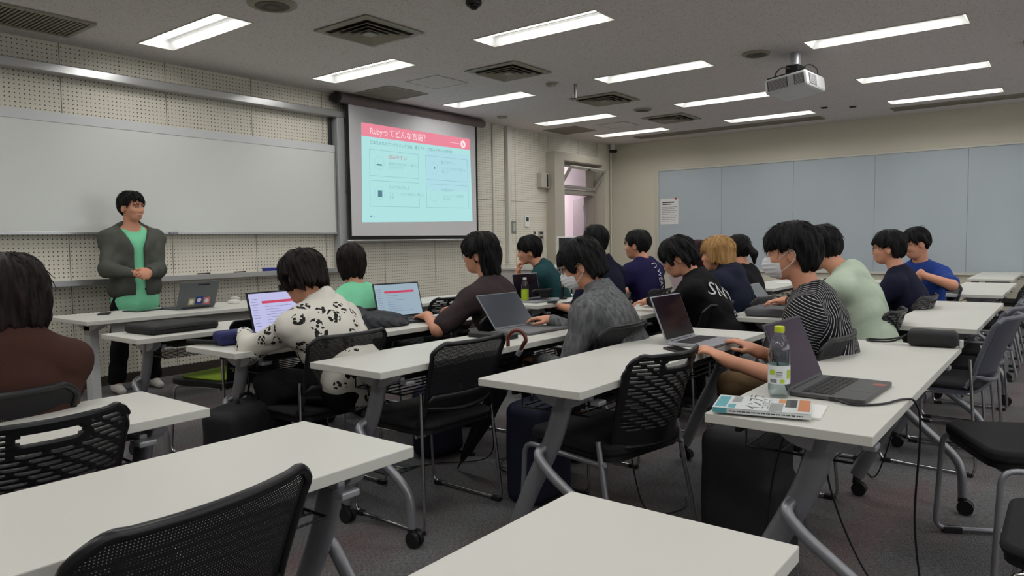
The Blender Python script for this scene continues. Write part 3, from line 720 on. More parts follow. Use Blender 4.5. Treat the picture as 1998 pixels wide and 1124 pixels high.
# teacher's console by the doorway
t = thing('console_desk', 'white console cabinet against the front wall by the doorway', 'desk', (8.9, YF-0.45, 0))
MB().box((-0.75, -0.32, 0.80), (0.75, 0.42, 0.83)).build('top', M_white, t, bevel=0.003)
MB().box((-0.72, -0.24, 0.02), (0.2, 0.38, 0.80)).build('cabinet_body', mat('console_cream', (196, 192, 188), 0.5), t, bevel=0.004)
MB().box((0.62, -0.26, 0.0), (0.7, 0.38, 0.80)).build('leg', M_dgrey, t)
t = thing('console_monitor', 'white-framed computer monitor turned off on the console desk', 'monitor', (9.22, YF-0.55, 0.83), math.radians(-18))
MB().box((-0.20, -0.03, 0.12), (0.20, 0.02, 0.44)).build('frame', M_white_pl, t, bevel=0.006)
MB().box((-0.18, -0.034, 0.145), (0.18, -0.030, 0.42)).build('screen', mat('off_screen', (44, 46, 50), 0.25), t)
MB().box((-0.04, -0.01, 0.01), (0.04, 0.02, 0.14)).build('neck', M_white_pl, t); MB().box((-0.12, -0.09, 0), (0.12, 0.09, 0.012)).build('base', M_white_pl, t, bevel=0.003)
t = thing('document_holder', 'white wedge-shaped document holder on the console desk', 'document holder', (8.42, YF-0.5, 0.83))
MB().prism([(-0.16, 0), (0.18, 0), (-0.10, 0.13), (-0.16, 0.13)], -0.12, 0.12, RX(math.radians(90))).build('wedge', M_white, t, bevel=0.004)

# poster with a red magnet on the pin board
t = thing('poster', 'white notice with small print pinned at the left end of the board', 'poster', (XR-0.021, 5.48, 1.68))
MB().box((-0.003, -0.165, -0.22), (0, 0.165, 0.22)).build('sheet', M_paper, t)
m_ink = mat('ink', (60, 60, 62), 0.8); m_ink2 = mat('ink_grey', (150, 150, 152), 0.8)
rp = random.Random(4)
MB().box((-0.0042, -0.09, 0.145), (-0.0031, 0.13, 0.165)).box((-0.0042, -0.04, 0.115), (-0.0031, 0.13, 0.13)).build('print_heading', m_ink, t)
mb = MB()
for i in range(9):
    y = 0.14
    while y > -0.10:
        w_ = rp.uniform(0.02, 0.06); mb.box((-0.0042, max(y-w_, -0.14), 0.07-0.03*i), (-0.0031, y, 0.08-0.03*i)); y -= w_+0.008
mb.build('print_lines', m_ink2, t)
MB().ball((-0.008, -0.12, 0.215), (0.008, 0.018, 0.018)).build('magnet', mat('red_magnet', (190, 40, 40), 0.4), t, smooth=True)
# ------------------------------------------------------------------ folding caster desks
DL, DD, DH = 1.81, 0.44, 0.72
def make_desk(label, group):
    """origin: floor under the left end, mid depth; +x along the desk; the sitter is at -y"""
    t = thing('folding_desk', label, 'desk', group=group)
    MB().box((0, -DD/2, DH-0.028), (DL, DD/2, DH)).build('tabletop', M_white, t, bevel=0.0025)
    for side, x in ((1, 0.13), (-1, DL-0.13)):
        mb = MB()
        col = catmull([(x, -0.075, DH-0.05), (x, -0.02, 0.50), (x, 0.08, 0.30), (x, 0.175, 0.09)], 6)
        mb.tube(col, [0.040-0.008*i/(len(col)-1) for i in range(len(col))], 14, sx=0.62, up=(0, 0, 1))
        o = -side*0.0
        br = smooth_path([(x, 0.005, 0.475), (x-side*0.052, 0.02, 0.455), (x-side*0.052, -0.03, 0.40), (x-side*0.02, -0.215, 0.25), (x-side*0.01, -0.245, 0.19), (x-side*0.01, -0.25, 0.075)], 6, 0.05)
        mb.tube(br, 0.0185, 12)
        leg = mb.build('leg', M_silver, t, smooth='auto')
        for yy in (0.175, -0.25):
            c = MB(); xx = x-side*0.01 if yy < 0 else x
            for dx in (-0.012, 0.012): c.cyl((xx+dx-0.009, yy-0.012, 0.032), (xx+dx+0.009, yy-0.012, 0.032), 0.032, n=20)
            c.tube([(xx, yy, 0.095), (xx, yy, 0.06), (xx, yy-0.012, 0.035)], [0.016, 0.02, 0.012], 10)
            c.build('caster', M_black, leg, smooth='auto')
        b = MB()
        # rounded hinge bracket under the top with its release paddle
        arc = [(-0.115, 0)]+[(-0.115+0.115*(1-math.cos(math.radians(a))), -0.065*math.sin(math.radians(a))) for a in range(15, 166, 15)]+[(0.115, 0)]
        b.prism([(p[0]-0.06, p[1]) for p in arc], x-0.022, x+0.022, T(0, 0, DH-0.029) @ Matrix(((0, 0, 1, 0), (1, 0, 0, 0), (0, 1, 0, 0), (0, 0, 0, 1))))
        b.build('hinge_bracket', M_silver_lt, t, bevel=0.004)
        p = MB(); p.box((x+side*0.045-0.012, -0.16, DH-0.07), (x+side*0.045+0.012, -0.02, DH-0.052)); p.box((x+side*0.05-0.026, -0.20, DH-0.082), (x+side*0.05+0.026, -0.16, DH-0.064))
        p.build('release_paddle', M_silver_lt, t, bevel=0.005)
    MB().tube([(0.13, -0.05, DH-0.07), (DL-0.13, -0.05, DH-0.07)], 0.021, 12).build('crossbar', M_dgrey, t, smooth='auto')
    sh = MB()
    for i in range(7): sh.tube([(0.2, -0.13+0.05*i, DH-0.135), (DL-0.2, -0.13+0.05*i, DH-0.135)], 0.003, 6)
    for x in (0.2, 0.67, 1.14, DL-0.2): sh.tube([(x, -0.13, DH-0.135), (x, 0.17, DH-0.135), (x, 0.17, DH-0.03)], 0.004, 6)
    sh.build('wire_shelf', M_black, t)
    MB().box((0.16, DD/2-0.045, DH-0.085), (DL-0.16, DD/2-0.03, DH-0.028)).build('rear_rail', M_blackm, t)
    return t
desk0 = make_desk('x', 'x'); used_desk = [False]
def desk(xl, yc, label, group='white folding desks', rz=0.0):
    t = desk0 if not used_desk[0] else copy_tree(desk0); used_desk[0] = True
    t.location = (xl, yc, 0); t.rotation_euler = (0, 0, rz); t['label'] = label; t['group'] = group; return t
desk(-0.63, 0.556, 'white desk cut off by the bottom edge, closest to the camera at the centre', )
desk(-0.59, 1.483, 'long white desk at the lower left behind the near mesh chair')
desk(-0.66, 2.30, 'white desk at the left with the slotted black chair in front of it')
desk(1.94, 0.60, 'white desk with the open laptop, water bottle and magazine on it')
desk(1.975, 1.483, 'white desk with the silver laptop and smartphone, in front of the slotted chair')
desk(1.85, 2.31, 'white desk with the umbrella hooked on it and the grey laptop', )
desk(1.80, 3.24, 'white desk with the blue pouch, large laptop and grey jacket')
desk(1.78, 4.15, 'white desk with the flat black bag on its left end, before the presenter')
desk(4.46, 0.605, 'empty white desk just behind the black pouch')
desk(4.42, 1.53, 'white desk with the grey bag and grey laptop, beyond the striped shirt')
desk(4.20, 2.43, 'white desk end under the hand of the person in the printed black shirt')
desk(4.45, 3.44, 'white desk with the green tea bottle, portable fan and tumbler')
desk(4.12, 4.38, 'white desk beyond the person with glasses, by the projection screen')
desk(7.05, 0.66, 'empty white desk, second of the three receding at the right')
desk(7.05, 1.56, 'white desk mostly hidden behind the navy and blue T-shirts')
desk(7.05, 2.50, 'white desk with papers, seen between the hoodie and the face mask')
desk(9.55, 0.72, 'farthest empty white desk against the pin board at the right')

# presenter's table (taller rectangular legs)
def lectern_table(x0, x1, y0, y1, h, label):
    t = thing('presenter_table', label, 'table', ((x0+x1)/2, (y0+y1)/2, 0)); w, d = (x1-x0)/2, (y1-y0)/2
    MB().box((-w, -d, h-0.028), (w, d, h)).build('tabletop', M_white, t, bevel=0.003)
    for s in (-1, 1):
        l = MB(); xx = s*(w-0.16)
        l.box((xx-0.03, -0.05, 0.03), (xx+0.03, 0.05, h-0.06)); l.box((xx-0.03, -d+0.05, 0.0), (xx+0.03, d-0.05, 0.035))
        l.prism([(-d+0.06, 0), (d-0.06, 0), (0.06, -0.07), (-0.06, -0.07)], -0.03, 0.03, T(xx, 0, h-0.029) @ Matrix(((0, 0, 1, 0), (1, 0, 0, 0), (0, 1, 0, 0), (0, 0, 0, 1))))
        l.build('leg', mat('leg_white', (196, 198, 198), 0.45), t, bevel=0.004)
    MB().box((-w+0.2, -d+0.10, h-0.15), (w-0.2, -d+0.12, h-0.03)).build('front_rail', M_lgrey, t)
    return t
lectern_table(2.02, 3.70, 5.17, 5.85, 0.72, "presenter's long white table with the stickered laptop on it")
t = lectern_table(3.74, 4.9, 5.25, 5.9, 0.72, "second white table carrying on to the right of the presenter's table")

# ------------------------------------------------------------------ chairs
def back_sheet(w0, w1, z0, z1, y0, lean, curve, nu, nv, hole=None, round_top=0.03):
    """quad grid backrest; hole(i,j) leaves a cell out. y goes back with height by lean; edges come forward by curve"""
    mb = MB(); vs = []
    for j in range(nv+1):
        v = j/nv; w = w0+(w1-w0)*v
        for i in range(nu+1):
            u = i/nu*2-1
            z = z0+(z1-z0)*v
            # rounded top corners
            if v > 0.9 and abs(u) > 0.86: z -= round_top*((abs(u)-0.86)/0.14)**2*(v-0.9)/0.1
            x = u*w/2
            y = y0-lean*(v**1.2)*(z1-z0)-curve*(1-u*u)+0.03*(1-v)**2*0
            vs.append((x, y, z))
    fs = []
    for j in range(nv):
        for i in range(nu):
            if hole and hole(i, j): continue
            k = j*(nu+1)+i; fs.append((k, k+1, k+nu+2, k+nu+1))
    return mb.add(vs, fs)
def mesh_fabric(name, col, scale, open_=0.38):
    m = mat(name, col, 0.7); nt, b = nodes(m); tc, (x, y, z) = objxyz(nt)
    fx = math_node(nt, 'SUBTRACT', math_node(nt, 'FRACT', math_node(nt, 'MULTIPLY', x, scale)), 0.5)
    rowz = math_node(nt, 'MULTIPLY', z, scale*1.0)
    fz = math_node(nt, 'SUBTRACT', math_node(nt, 'FRACT', rowz), 0.5)
    d = math_node(nt, 'ADD', math_node(nt, 'MULTIPLY', fx, fx), math_node(nt, 'MULTIPLY', fz, fz))
    a = math_node(nt, 'GREATER_THAN', d, open_*open_)
    nt.links.new(a, b.inputs['Alpha'])
    return m
M_mesh = mesh_fabric('back_mesh', (20, 20, 24), 185, 0.155)
M_back = mat('back_plastic', (20, 21, 24), 0.38)
M_backg = mat('grey_back_plastic', (70, 72, 84), 0.4)
def tube_frame_legs(t, m, r, sled, w=0.50, d=0.46, sz=0.43):
    h = w/2
    for s in (-1, 1):
        x = s*h
        mb = MB()
        if sled == 'loop':
            pth = smooth_path([(s*(h-0.01), -0.17, sz+0.06), (x*1.03, -0.27, r+0.004), (x*1.03, 0.225, r+0.004), (x, 0.205, sz-0.012), (s*(h-0.012), -0.19, sz-0.025), (s*(h-0.012), -0.20, sz-0.02)], 5, 0.05)
            leg = mb.tube(pth, r, 10).build('side_frame', m, t, smooth='auto')
            for y in (-0.2, 0.16): MB().box((x*1.03-0.016, y-0.035, 0), (x*1.03+0.016, y+0.035, 0.024)).build('rubber_foot', M_rubber, leg, bevel=0.003)
        elif sled:
            pth = smooth_path([(s*(h-0.035), -0.19, sz+0.16), (x, -0.235, r+0.004), (x, 0.215, r+0.004), (s*(h-0.03), 0.20, sz-0.03), (s*(h-0.05), -0.20, sz-0.02)], 5, 0.045)
            mb.tube(pth, r, 10)
            leg = mb.build('side_frame', m, t, smooth='auto')
            for y in (-0.20, 0.18): MB().box((x-0.014, y-0.025, 0), (x+0.014, y+0.025, 0.02)).build('rubber_foot', M_rubber, leg, bevel=0.003)
        else:
            pth = smooth_path([(x, 0.245, 0.012), (x, 0.205, sz-0.03), (s*(h-0.02), -0.18, sz-0.03), (s*(h-0.02), -0.20, sz-0.03)], 5, 0.05)
            mb.tube(pth, r, 10)
            leg = mb.build('front_leg', m, t, smooth='auto')
            MB().cyl((x, 0.245, 0), (x, 0.245, 0.03), r+0.004).build('leg_cap', M_rubber, leg)
            rl = MB().tube([(x*1.04, -0.30, 0.012), (s*(h-0.015), -0.19, sz+0.02)], r, 10).build('rear_leg', m, t, smooth='auto')
            MB().cyl((x*1.04, -0.30, 0), (x*1.04, -0.30, 0.03), r+0.004).build('leg_cap', M_rubber, rl)
    MB().tube([(-h+0.03, 0.17, sz-0.03), (h-0.03, 0.17, sz-0.03)], r, 8).tube([(-h+0.03, -0.16, sz-0.03), (h-0.03, -0.16, sz-0.03)], r, 8).build('crossbar', m, t, smooth='auto')
def seat_pad(t, m, w=0.46, d=0.45, z=0.43, th=0.045, pan=None):
    mb = MB(); n = 12; vs = []; 
    prof = rounded_rect(w, d, 0.07, 5)
    mb.prism(prof, z, z+th); mb.build('seat', m, t, smooth='auto', bevel=0.014)
    if pan: MB().prism(rounded_rect(w*0.96, d*0.96, 0.07, 5), z-0.02, z).build('seat_pan', pan, t, smooth='auto')
def chair_slotted():
    t = thing('slotted_chair', None, 'chair')
    NU, NV = 46, 49
    def hole(i, j):
        if j < 9 or j > NV-3 or i < 2 or i > NU-3: return False
        if NV-7 <= j <= NV-4 and 15 <= i <= 30: return not (i in (15, 30) and j in (NV-7, NV-4))
        if j >= NV-9 and 13 <= i <= 32: return False
        if j % 2 == 1: return False
        k = (j//2) % 3; return (i+k*3) % 8 not in (0, 1)
    MBk = back_sheet(0.37, 0.425, 0.46, 0.805, -0.19, 0.28, 0.075, NU, NV, hole)
    MBk.build('backrest', M_back, t, smooth='auto', solid=0.010)
    rim = []
    for j in range(0, 13):
        v = j/12; w = 0.37+0.055*v; rim.append((-w/2, -0.19-0.28*v**1.2*0.345, 0.46+0.345*v))
    rim = rim[:11]; rl = catmull(rim, 2); rr = [Vector((-p.x, p.y, p.z)) for p in rl]
    top = [Vector(((i/12*2-1)*0.2125*0.98, -0.19-0.28*0.345-0.075*(1-(i/12*2-1)**2), 0.805-(0.008 if i in (0, 12) else 0))) for i in range(1, 12)]
    MB().tube(catmull(rl[::2]+top+rr[::-2], 3), 0.0085, 8, caps=True).build('back_rim', M_back, t, smooth='auto')
    bot = [Vector(((i/8*2-1)*0.185, -0.19-0.075*(1-(i/8*2-1)**2)+0.003, 0.46)) for i in range(9)]
    MB().tube(bot, 0.012, 8).tube([(-0.19, -0.195, 0.46), (-0.2, -0.16, 0.44)], 0.014, 8).tube([(0.19, -0.195, 0.46), (0.2, -0.16, 0.44)], 0.014, 8).build('back_bracket', M_back, t, smooth='auto')
    seat_pad(t, M_seat, pan=M_black); tube_frame_legs(t, M_silver, 0.0105, 'loop')
    return t
def chair_mesh(fr=None):
    t = thing('mesh_chair', None, 'chair')
    NU, NV = 16, 14; w0, w1, z0, z1, y0, ln, cv = 0.40, 0.455, 0.53, 0.80, -0.205, 0.32, 0.045
    back_sheet(w0, w1, z0, z1, y0, ln, cv, NU, NV).build('back_mesh', M_mesh, t, smooth=True)
    lo = MB(); 
    back_sheet(w0+0.01, w0+0.03, z0-0.03, z0+0.05, y0+0.006, ln, cv, NU, 3).build('back_lower_band', M_back, t, smooth=True, solid=0.010)
    side = lambda s: [Vector((s*(w0+(w1-w0)*v)/2, y0-ln*(v**1.2)*(z1-z0), z0+(z1-z0)*v-(0.02 if v == 1 else 0))) for v in [j/8 for j in range(9)]]
    top = [Vector(((i/12*2-1)*w1/2*0.97, y0-ln*(z1-z0)-cv*(1-(i/12*2-1)**2), z1-(0.006 if i in (0, 12) else 0))) for i in range(13)]
    f = MB(); f.tube(catmull(side(-1)[:-1:2]+[side(-1)[7]]+top[1:-1]+[side(1)[7]]+side(1)[:-1:2][::-1], 4), 0.0105, 10)
    for s in (-1, 1): f.tube([(s*w0/2, y0, z0), (s*(w0/2+0.018), y0+0.012, 0.47), (s*(w0/2+0.018), -0.17, 0.44)], 0.014, 8)
    f.tube([Vector(((i/12*2-1)*w0/2, y0-cv*(1-(i/12*2-1)**2), z0-0.005-0.02*(1-(i/12*2-1)**2))) for i in range(13)], 0.011, 8)
    f.build('back_frame', M_back, t, smooth='auto')
    seat_pad(t, M_seat, w=0.465, th=0.03, pan=M_black); tube_frame_legs(t, M_chrome, 0.0075, True)
    return t
def chair_shell():
    t = thing('shell_chair', None, 'chair')
    back_sheet(0.36, 0.45, 0.50, 0.80, -0.20, 0.35, 0.06, 16, 14).build('backrest', M_backg, t, smooth=True, solid=0.008)
    rim = [Vector((-(0.36+0.09*v)/2, -0.20-0.35*(v**1.2)*0.30, 0.50+0.30*v-(0.02 if v == 1 else 0))) for v in [j/8 for j in range(9)]]
    rr = [Vector((-p.x, p.y, p.z)) for p in rim]
    top = [Vector(((i/12*2-1)*0.225*0.97, -0.20-0.105-0.06*(1-(i/12*2-1)**2), 0.80-(0.006 if i in (0, 12) else 0))) for i in range(13)]
    bot = [Vector(((i/12*2-1)*0.18, -0.20-0.06*(1-(i/12*2-1)**2), 0.50-0.03*(1-(i/12*2-1)**2))) for i in range(13)]
    MB().tube(rim+top[1:-1]+rr[::-1]+bot[::-1][1:-1], 0.012, 8, closed=True).build('back_rim', mat('rim_grey', (96, 98, 108), 0.4), t, smooth='auto')
    MB().tube([(-0.18, -0.205, 0.5), (-0.215, -0.17, 0.44)], 0.013, 8).tube([(0.18, -0.205, 0.5), (0.215, -0.17, 0.44)], 0.013, 8).build('back_bracket', M_backg, t, smooth='auto')
    seat_pad(t, M_seat, w=0.45, th=0.035, pan=M_backg); tube_frame_legs(t, M_chrome, 0.0075, True)
    return t
def chair_green():
    t = thing('green_seat_chair', None, 'chair')
    NU, NV = 43, 33
    def hole(i, j): return 4 < j < 30 and 2 < i < 40 and j % 4 == 2 and (i+(2 if (j//4) % 2 else 0)) % 4 == 1
    back_sheet(0.38, 0.46, 0.44, 0.80, -0.20, 0.25, 0.04, NU, NV, hole).build('backrest', M_back, t, smooth='auto', solid=0.010)
    seat_pad(t, mat('green_seat', (122, 148, 40), 0.85, bump=(250, 0.4)), w=0.40, d=0.38, z=0.448, th=0.012)
    MB().prism(rounded_rect(0.47, 0.45, 0.06, 5), 0.415, 0.448).build('seat_pan', M_black, t, smooth='auto', bevel=0.006)
    tube_frame_legs(t, M_chrome, 0.0085, True, w=0.48)
    return t
PROTO = {}
def chair(kind, x, y, rz, label, group=None):
    """x, y: middle of the seat; rz=0 faces the front wall"""
    if kind not in PROTO:
        PROTO[kind] = {'slot': chair_slotted, 'mesh': chair_mesh, 'shell': chair_shell, 'green': chair_green}[kind](); t = PROTO[kind]
    else: t = copy_tree(PROTO[kind])
    t.location = (x, y, 0); t.rotation_euler = (0, 0, math.radians(rz)); t['label'] = label
    t['group'] = group or {'slot': 'black slotted-back chairs', 'mesh': 'black mesh-back chairs', 'shell': 'grey shell-back chairs', 'green': 'perforated chairs with green seats'}[kind]
    return t
# near, empty or occupied chairs (seat centre = backrest + ~0.27 m)
chair('mesh', 0.577, 1.41, 7, 'black mesh-back chair cut off by the bottom left edge, nearest the camera')
chair('slot', 0.66, 2.27, 0, 'black slotted-back chair at the left edge of the photo')
chair('mesh', 0.69, 2.72, 0, 'dark chair behind the person in the brown sweater')
chair('slot', 2.47, 1.46, -10, 'black slotted-back chair with grey tube legs, empty, in the centre foreground')
chair('mesh', 2.32, 2.315, -1, 'empty black mesh chair with a thin chrome sled base, centre left')
chair('mesh', 2.16, 2.93, 0, 'black mesh chair under the person in the floral shirt')
chair('green', 2.32, 3.98, 12, 'perforated black chair with a lime green seat, beside the dark blue pouch')
chair('mesh', 3.28, 2.88, 0, 'black chair under the person with glasses and brown T-shirt')
chair('mesh', 3.12, 2.02, 0, 'black chair under the person in the grey denim jacket')
chair('mesh', 3.24, 1.06, 0, 'chair under the person in the striped shirt')
chair('slot', 4.45, 1.08, 0, 'slotted black chair behind the person in the pale green T-shirt')
chair('slot', 5.62, 1.08, -4, 'slotted black chair behind the person in the navy T-shirt and glasses')
chair('mesh', 6.86, 1.02, 75, 'chair turned sideways under the person in the blue T-shirt')
chair('mesh', 4.42, 2.06, 0, 'black chair behind the person in the printed black shirt')
chair('mesh', 5.08, 2.00, 0, 'black chair under the person with blond hair')
chair('slot', 4.72, 2.98, 0, 'chair under the person in plain navy seen behind the denim jacket')
chair('slot', 5.44, 2.98, 0, 'chair under the person in the navy T-shirt with a vertical white print')
chair('slot', 3.95, 3.95, 0, 'slotted black chair back peeking left of the person in the brown T-shirt')
chair('mesh', 3.12, 3.82, 0, 'chair under the person in the mint T-shirt')
chair('mesh', 5.05, 3.86, 0, 'chair under the person in the teal shirt')
chair('mesh', 7.55, 2.20, 0, 'chair under the person with a dark ponytail')
chair('mesh', 6.72, 2.95, 0, 'chair under the person with reddish dark hair')
chair('shell', 4.48, 0.56, -6, 'grey shell-back chair at the right, pushed in closest behind the black pouch')
chair('shell', 5.05, 0.57, -5, 'grey shell-back chair at the right, second along the empty desk')
chair('shell', 5.7, 0.56, 0, 'grey shell-back chair at the right edge, third in the row')
chair('slot', 7.4, 0.60, 0, 'slotted black chair at the far right behind the grey shell chairs')
chair('slot', 8.2, 0.60, 0, 'slotted black chair farther right against the second receding desk')
chair('mesh', 10.0, 0.62, 0, 'black chair at the farthest desk by the right edge')
chair('slot', 3.22, 0.10, 27, 'black padded chair seat with grey tube legs cut by the right edge')
chair('mesh', 2.30, -0.10, 0, 'chair with a dark pad and rounded frame in the bottom right corner')
# ------------------------------------------------------------------ people
M_skin = mat('skin', (208, 150, 122), 0.55, var=(14, 0.05), spec=0.35)
M_skin2 = mat('skin_tan', (196, 136, 106), 0.55, var=(14, 0.05), spec=0.35)
def hair_mat(name, c1, c2, rough=0.55):
    m = mat(name, c1, rough, spec=0.18); nt, b = nodes(m); tc, _ = objxyz(nt)
    mp = nt.nodes.new('ShaderNodeMapping'); mp.inputs['Scale'].default_value = (1, 1, 0.07); nt.links.new(tc.outputs['Object'], mp.inputs[0])
    n = nt.nodes.new('ShaderNodeTexNoise'); n.inputs['Scale'].default_value = 150; n.inputs['Detail'].default_value = 2; nt.links.new(mp.outputs[0], n.inputs['Vector'])
    n2 = nt.nodes.new('ShaderNodeTexNoise'); n2.inputs['Scale'].default_value = 45; nt.links.new(mp.outputs[0], n2.inputs['Vector'])
    mx = math_node(nt, 'ADD', math_node(nt, 'MULTIPLY', n.outputs['Fac'], 0.6), math_node(nt, 'MULTIPLY', n2.outputs['Fac'], 0.5))
    r = nt.nodes.new('ShaderNodeMapRange'); r.inputs['From Min'].default_value = 0.42; r.inputs['From Max'].default_value = 0.70; nt.links.new(mx, r.inputs[0])
    nt.links.new(mixcol(nt, r.outputs[0], srgb(c1), srgb(c2)), b.inputs['Base Color'])
    u = nt.nodes.new('ShaderNodeBump'); u.inputs['Strength'].default_value = 0.6; u.inputs['Distance'].default_value = 0.004; nt.links.new(mx, u.inputs['Height']); nt.links.new(u.outputs[0], b.inputs['Normal'])
    return m
H_black = hair_mat('black_hair', (10, 9, 10), (24, 22, 23))
H_brown = hair_mat('dark_brown_hair', (16, 11, 10), (36, 26, 23))
H_red = hair_mat('reddish_hair', (30, 14, 14), (58, 32, 30))
H_blond = hair_mat('blond_hair', (140, 104, 62), (182, 144, 94), 0.5)
def cloth(name, c, rough=0.85, var=(9, 0.06), bump=(160, 0.25)): return mat(name, c, rough, var=var, bump=bump, spec=0.2)
C_black = cloth('black_cloth', (18, 18, 21)); C_navy = cloth('navy_cloth', (22, 24, 44)); C_hood = cloth('navy_fleece', (26, 31, 48)); C_print = cloth('violet_navy_cloth', (30, 26, 66))
C_brown = cloth('brown_tee_cloth', (58, 48, 50)); C_sweater = cloth('brown_sweater_cloth', (66, 42, 36), bump=(420, 0.5)); C_mint = cloth('mint_cloth', (128, 212, 168)); C_teal = cloth('teal_cloth', (30, 66, 70))
C_green = cloth('pale_green_cloth', (178, 192, 172)); C_blue = cloth('royal_blue_cloth', (36, 62, 132)); C_cardi = cloth('grey_green_fleece', (82, 84, 78), bump=(260, 0.5))
C_trk = cloth('khaki_cloth', (104, 84, 60)); C_grey = cloth('grey_trouser_cloth', (136, 134, 132)); C_dark = cloth('dark_trouser_cloth', (24, 24, 28))
def denim():
    m = mat('grey_denim', (86, 88, 90), 0.85, spec=0.2); nt, b = nodes(m); tc, _ = objxyz(nt)
    mp = nt.nodes.new('ShaderNodeMapping'); mp.inputs['Scale'].default_value = (1, 1, 0.25); nt.links.new(tc.outputs['Object'], mp.inputs[0])
    n = nt.nodes.new('ShaderNodeTexNoise'); n.inputs['Scale'].default_value = 60; n.inputs['Detail'].default_value = 7; nt.links.new(mp.outputs[0], n.inputs['Vector'])
    r = nt.nodes.new('ShaderNodeMapRange'); r.inputs['From Min'].default_value = 0.3; r.inputs['From Max'].default_value = 0.72; nt.links.new(n.outputs['Fac'], r.inputs[0])
    nt.links.new(mixcol(nt, r.outputs[0], srgb((72, 73, 76)), srgb((116, 118, 119))), b.inputs['Base Color'])
    n2 = nt.nodes.new('ShaderNodeTexNoise'); n2.inputs['Scale'].default_value = 300; nt.links.new(tc.outputs['Object'], n2.inputs['Vector'])
    u = nt.nodes.new('ShaderNodeBump'); u.inputs['Strength'].default_value = 0.35; u.inputs['Distance'].default_value = 0.002; nt.links.new(n2.outputs['Fac'], u.inputs['Height']); nt.links.new(u.outputs[0], b.inputs['Normal'])
    return m
C_denim = denim()
def floral():
    m = mat('floral_cloth', (222, 220, 212), 0.8, spec=0.2); nt, b = nodes(m); tc, _ = objxyz(nt)
    n = nt.nodes.new('ShaderNodeTexNoise'); n.inputs['Scale'].default_value = 38; nt.links.new(tc.outputs['Object'], n.inputs['Vector'])
    ad = nt.nodes.new('ShaderNodeVectorMath'); ad.operation = 'MULTIPLY_ADD'; ad.inputs[1].default_value = (0.014,)*3
    nt.links.new(n.outputs['Color'], ad.inputs[0]); nt.links.new(tc.outputs['Object'], ad.inputs[2])
    big = nt.nodes.new('ShaderNodeTexVoronoi'); big.inputs['Scale'].default_value = 14.5; nt.links.new(ad.outputs[0], big.inputs['Vector'])
    sm = nt.nodes.new('ShaderNodeTexVoronoi'); sm.inputs['Scale'].default_value = 58; nt.links.new(ad.outputs[0], sm.inputs['Vector'])
    # clusters of petals around scattered centres, of uneven size
    sp = nt.nodes.new('ShaderNodeSeparateColor'); nt.links.new(big.outputs['Color'], sp.inputs[0])
    lim = math_node(nt, 'ADD', math_node(nt, 'MULTIPLY', sp.outputs[0], 0.34), 0.20)
    near = math_node(nt, 'LESS_THAN', big.outputs['Distance'], lim)
    pet = math_node(nt, 'LESS_THAN', sm.outputs['Distance'], 0.55)
    f = math_node(nt, 'MULTIPLY', near, pet)
    nt.links.new(mixcol(nt, f, srgb((218, 214, 204)), srgb((38, 38, 36))), b.inputs['Base Color'])
    return m
C_floral = floral()
def striped():
    m = mat('pinstripe_cloth', (24, 24, 28), 0.85, spec=0.2); nt, b = nodes(m); tc, (x, y, z) = objxyz(nt)
    # object space is turned so that x is the wearer's left-right: lines fan in a V on the back, run level on the sleeves
    ax_ = math_node(nt, 'ABSOLUTE', x)
    n = nt.nodes.new('ShaderNodeTexNoise'); n.inputs['Scale'].default_value = 3.5; nt.links.new(tc.outputs['Object'], n.inputs['Vector'])
    u = math_node(nt, 'ADD', math_node(nt, 'MULTIPLY', ax_, 0.9), math_node(nt, 'MULTIPLY', z, 0.30))
    sleeve_ = math_node(nt, 'GREATER_THAN', ax_, 0.195)
    us = math_node(nt, 'ADD', math_node(nt, 'MULTIPLY', z, 1.0), math_node(nt, 'MULTIPLY', y, -0.45))
    mxs = nt.nodes.new('ShaderNodeMix'); nt.links.new(sleeve_, mxs.inputs[0]); nt.links.new(u, mxs.inputs[2]); nt.links.new(us, mxs.inputs[3]); u = mxs.outputs[0]
    u = math_node(nt, 'ADD', u, math_node(nt, 'MULTIPLY', n.outputs['Fac'], 0.014))
    f = math_node(nt, 'LESS_THAN', math_node(nt, 'FRACT', math_node(nt, 'DIVIDE', u, 0.0125)), 0.16)
    nt.links.new(mixcol(nt, f, srgb((20, 20, 24)), srgb((188, 188, 190))), b.inputs['Base Color'])
    return m
C_stripe = striped()
M_mask = mat('mask_cloth', (222, 224, 228), 0.8, bump=(90, 0.3))
M_loop = mat('mask_loop', (226, 222, 216), 0.7)
M_eye = mat('eye_white', (205, 200, 195), 0.3); M_iris = mat('iris', (20, 14, 12), 0.2); M_lip = mat('lips', (170, 104, 92), 0.5)
M_frame = mat('glasses_frame', (26, 26, 28), 0.3, 0.3); M_lens = M_glass
M_watch = mat('watch_black', (16, 16, 18), 0.3)

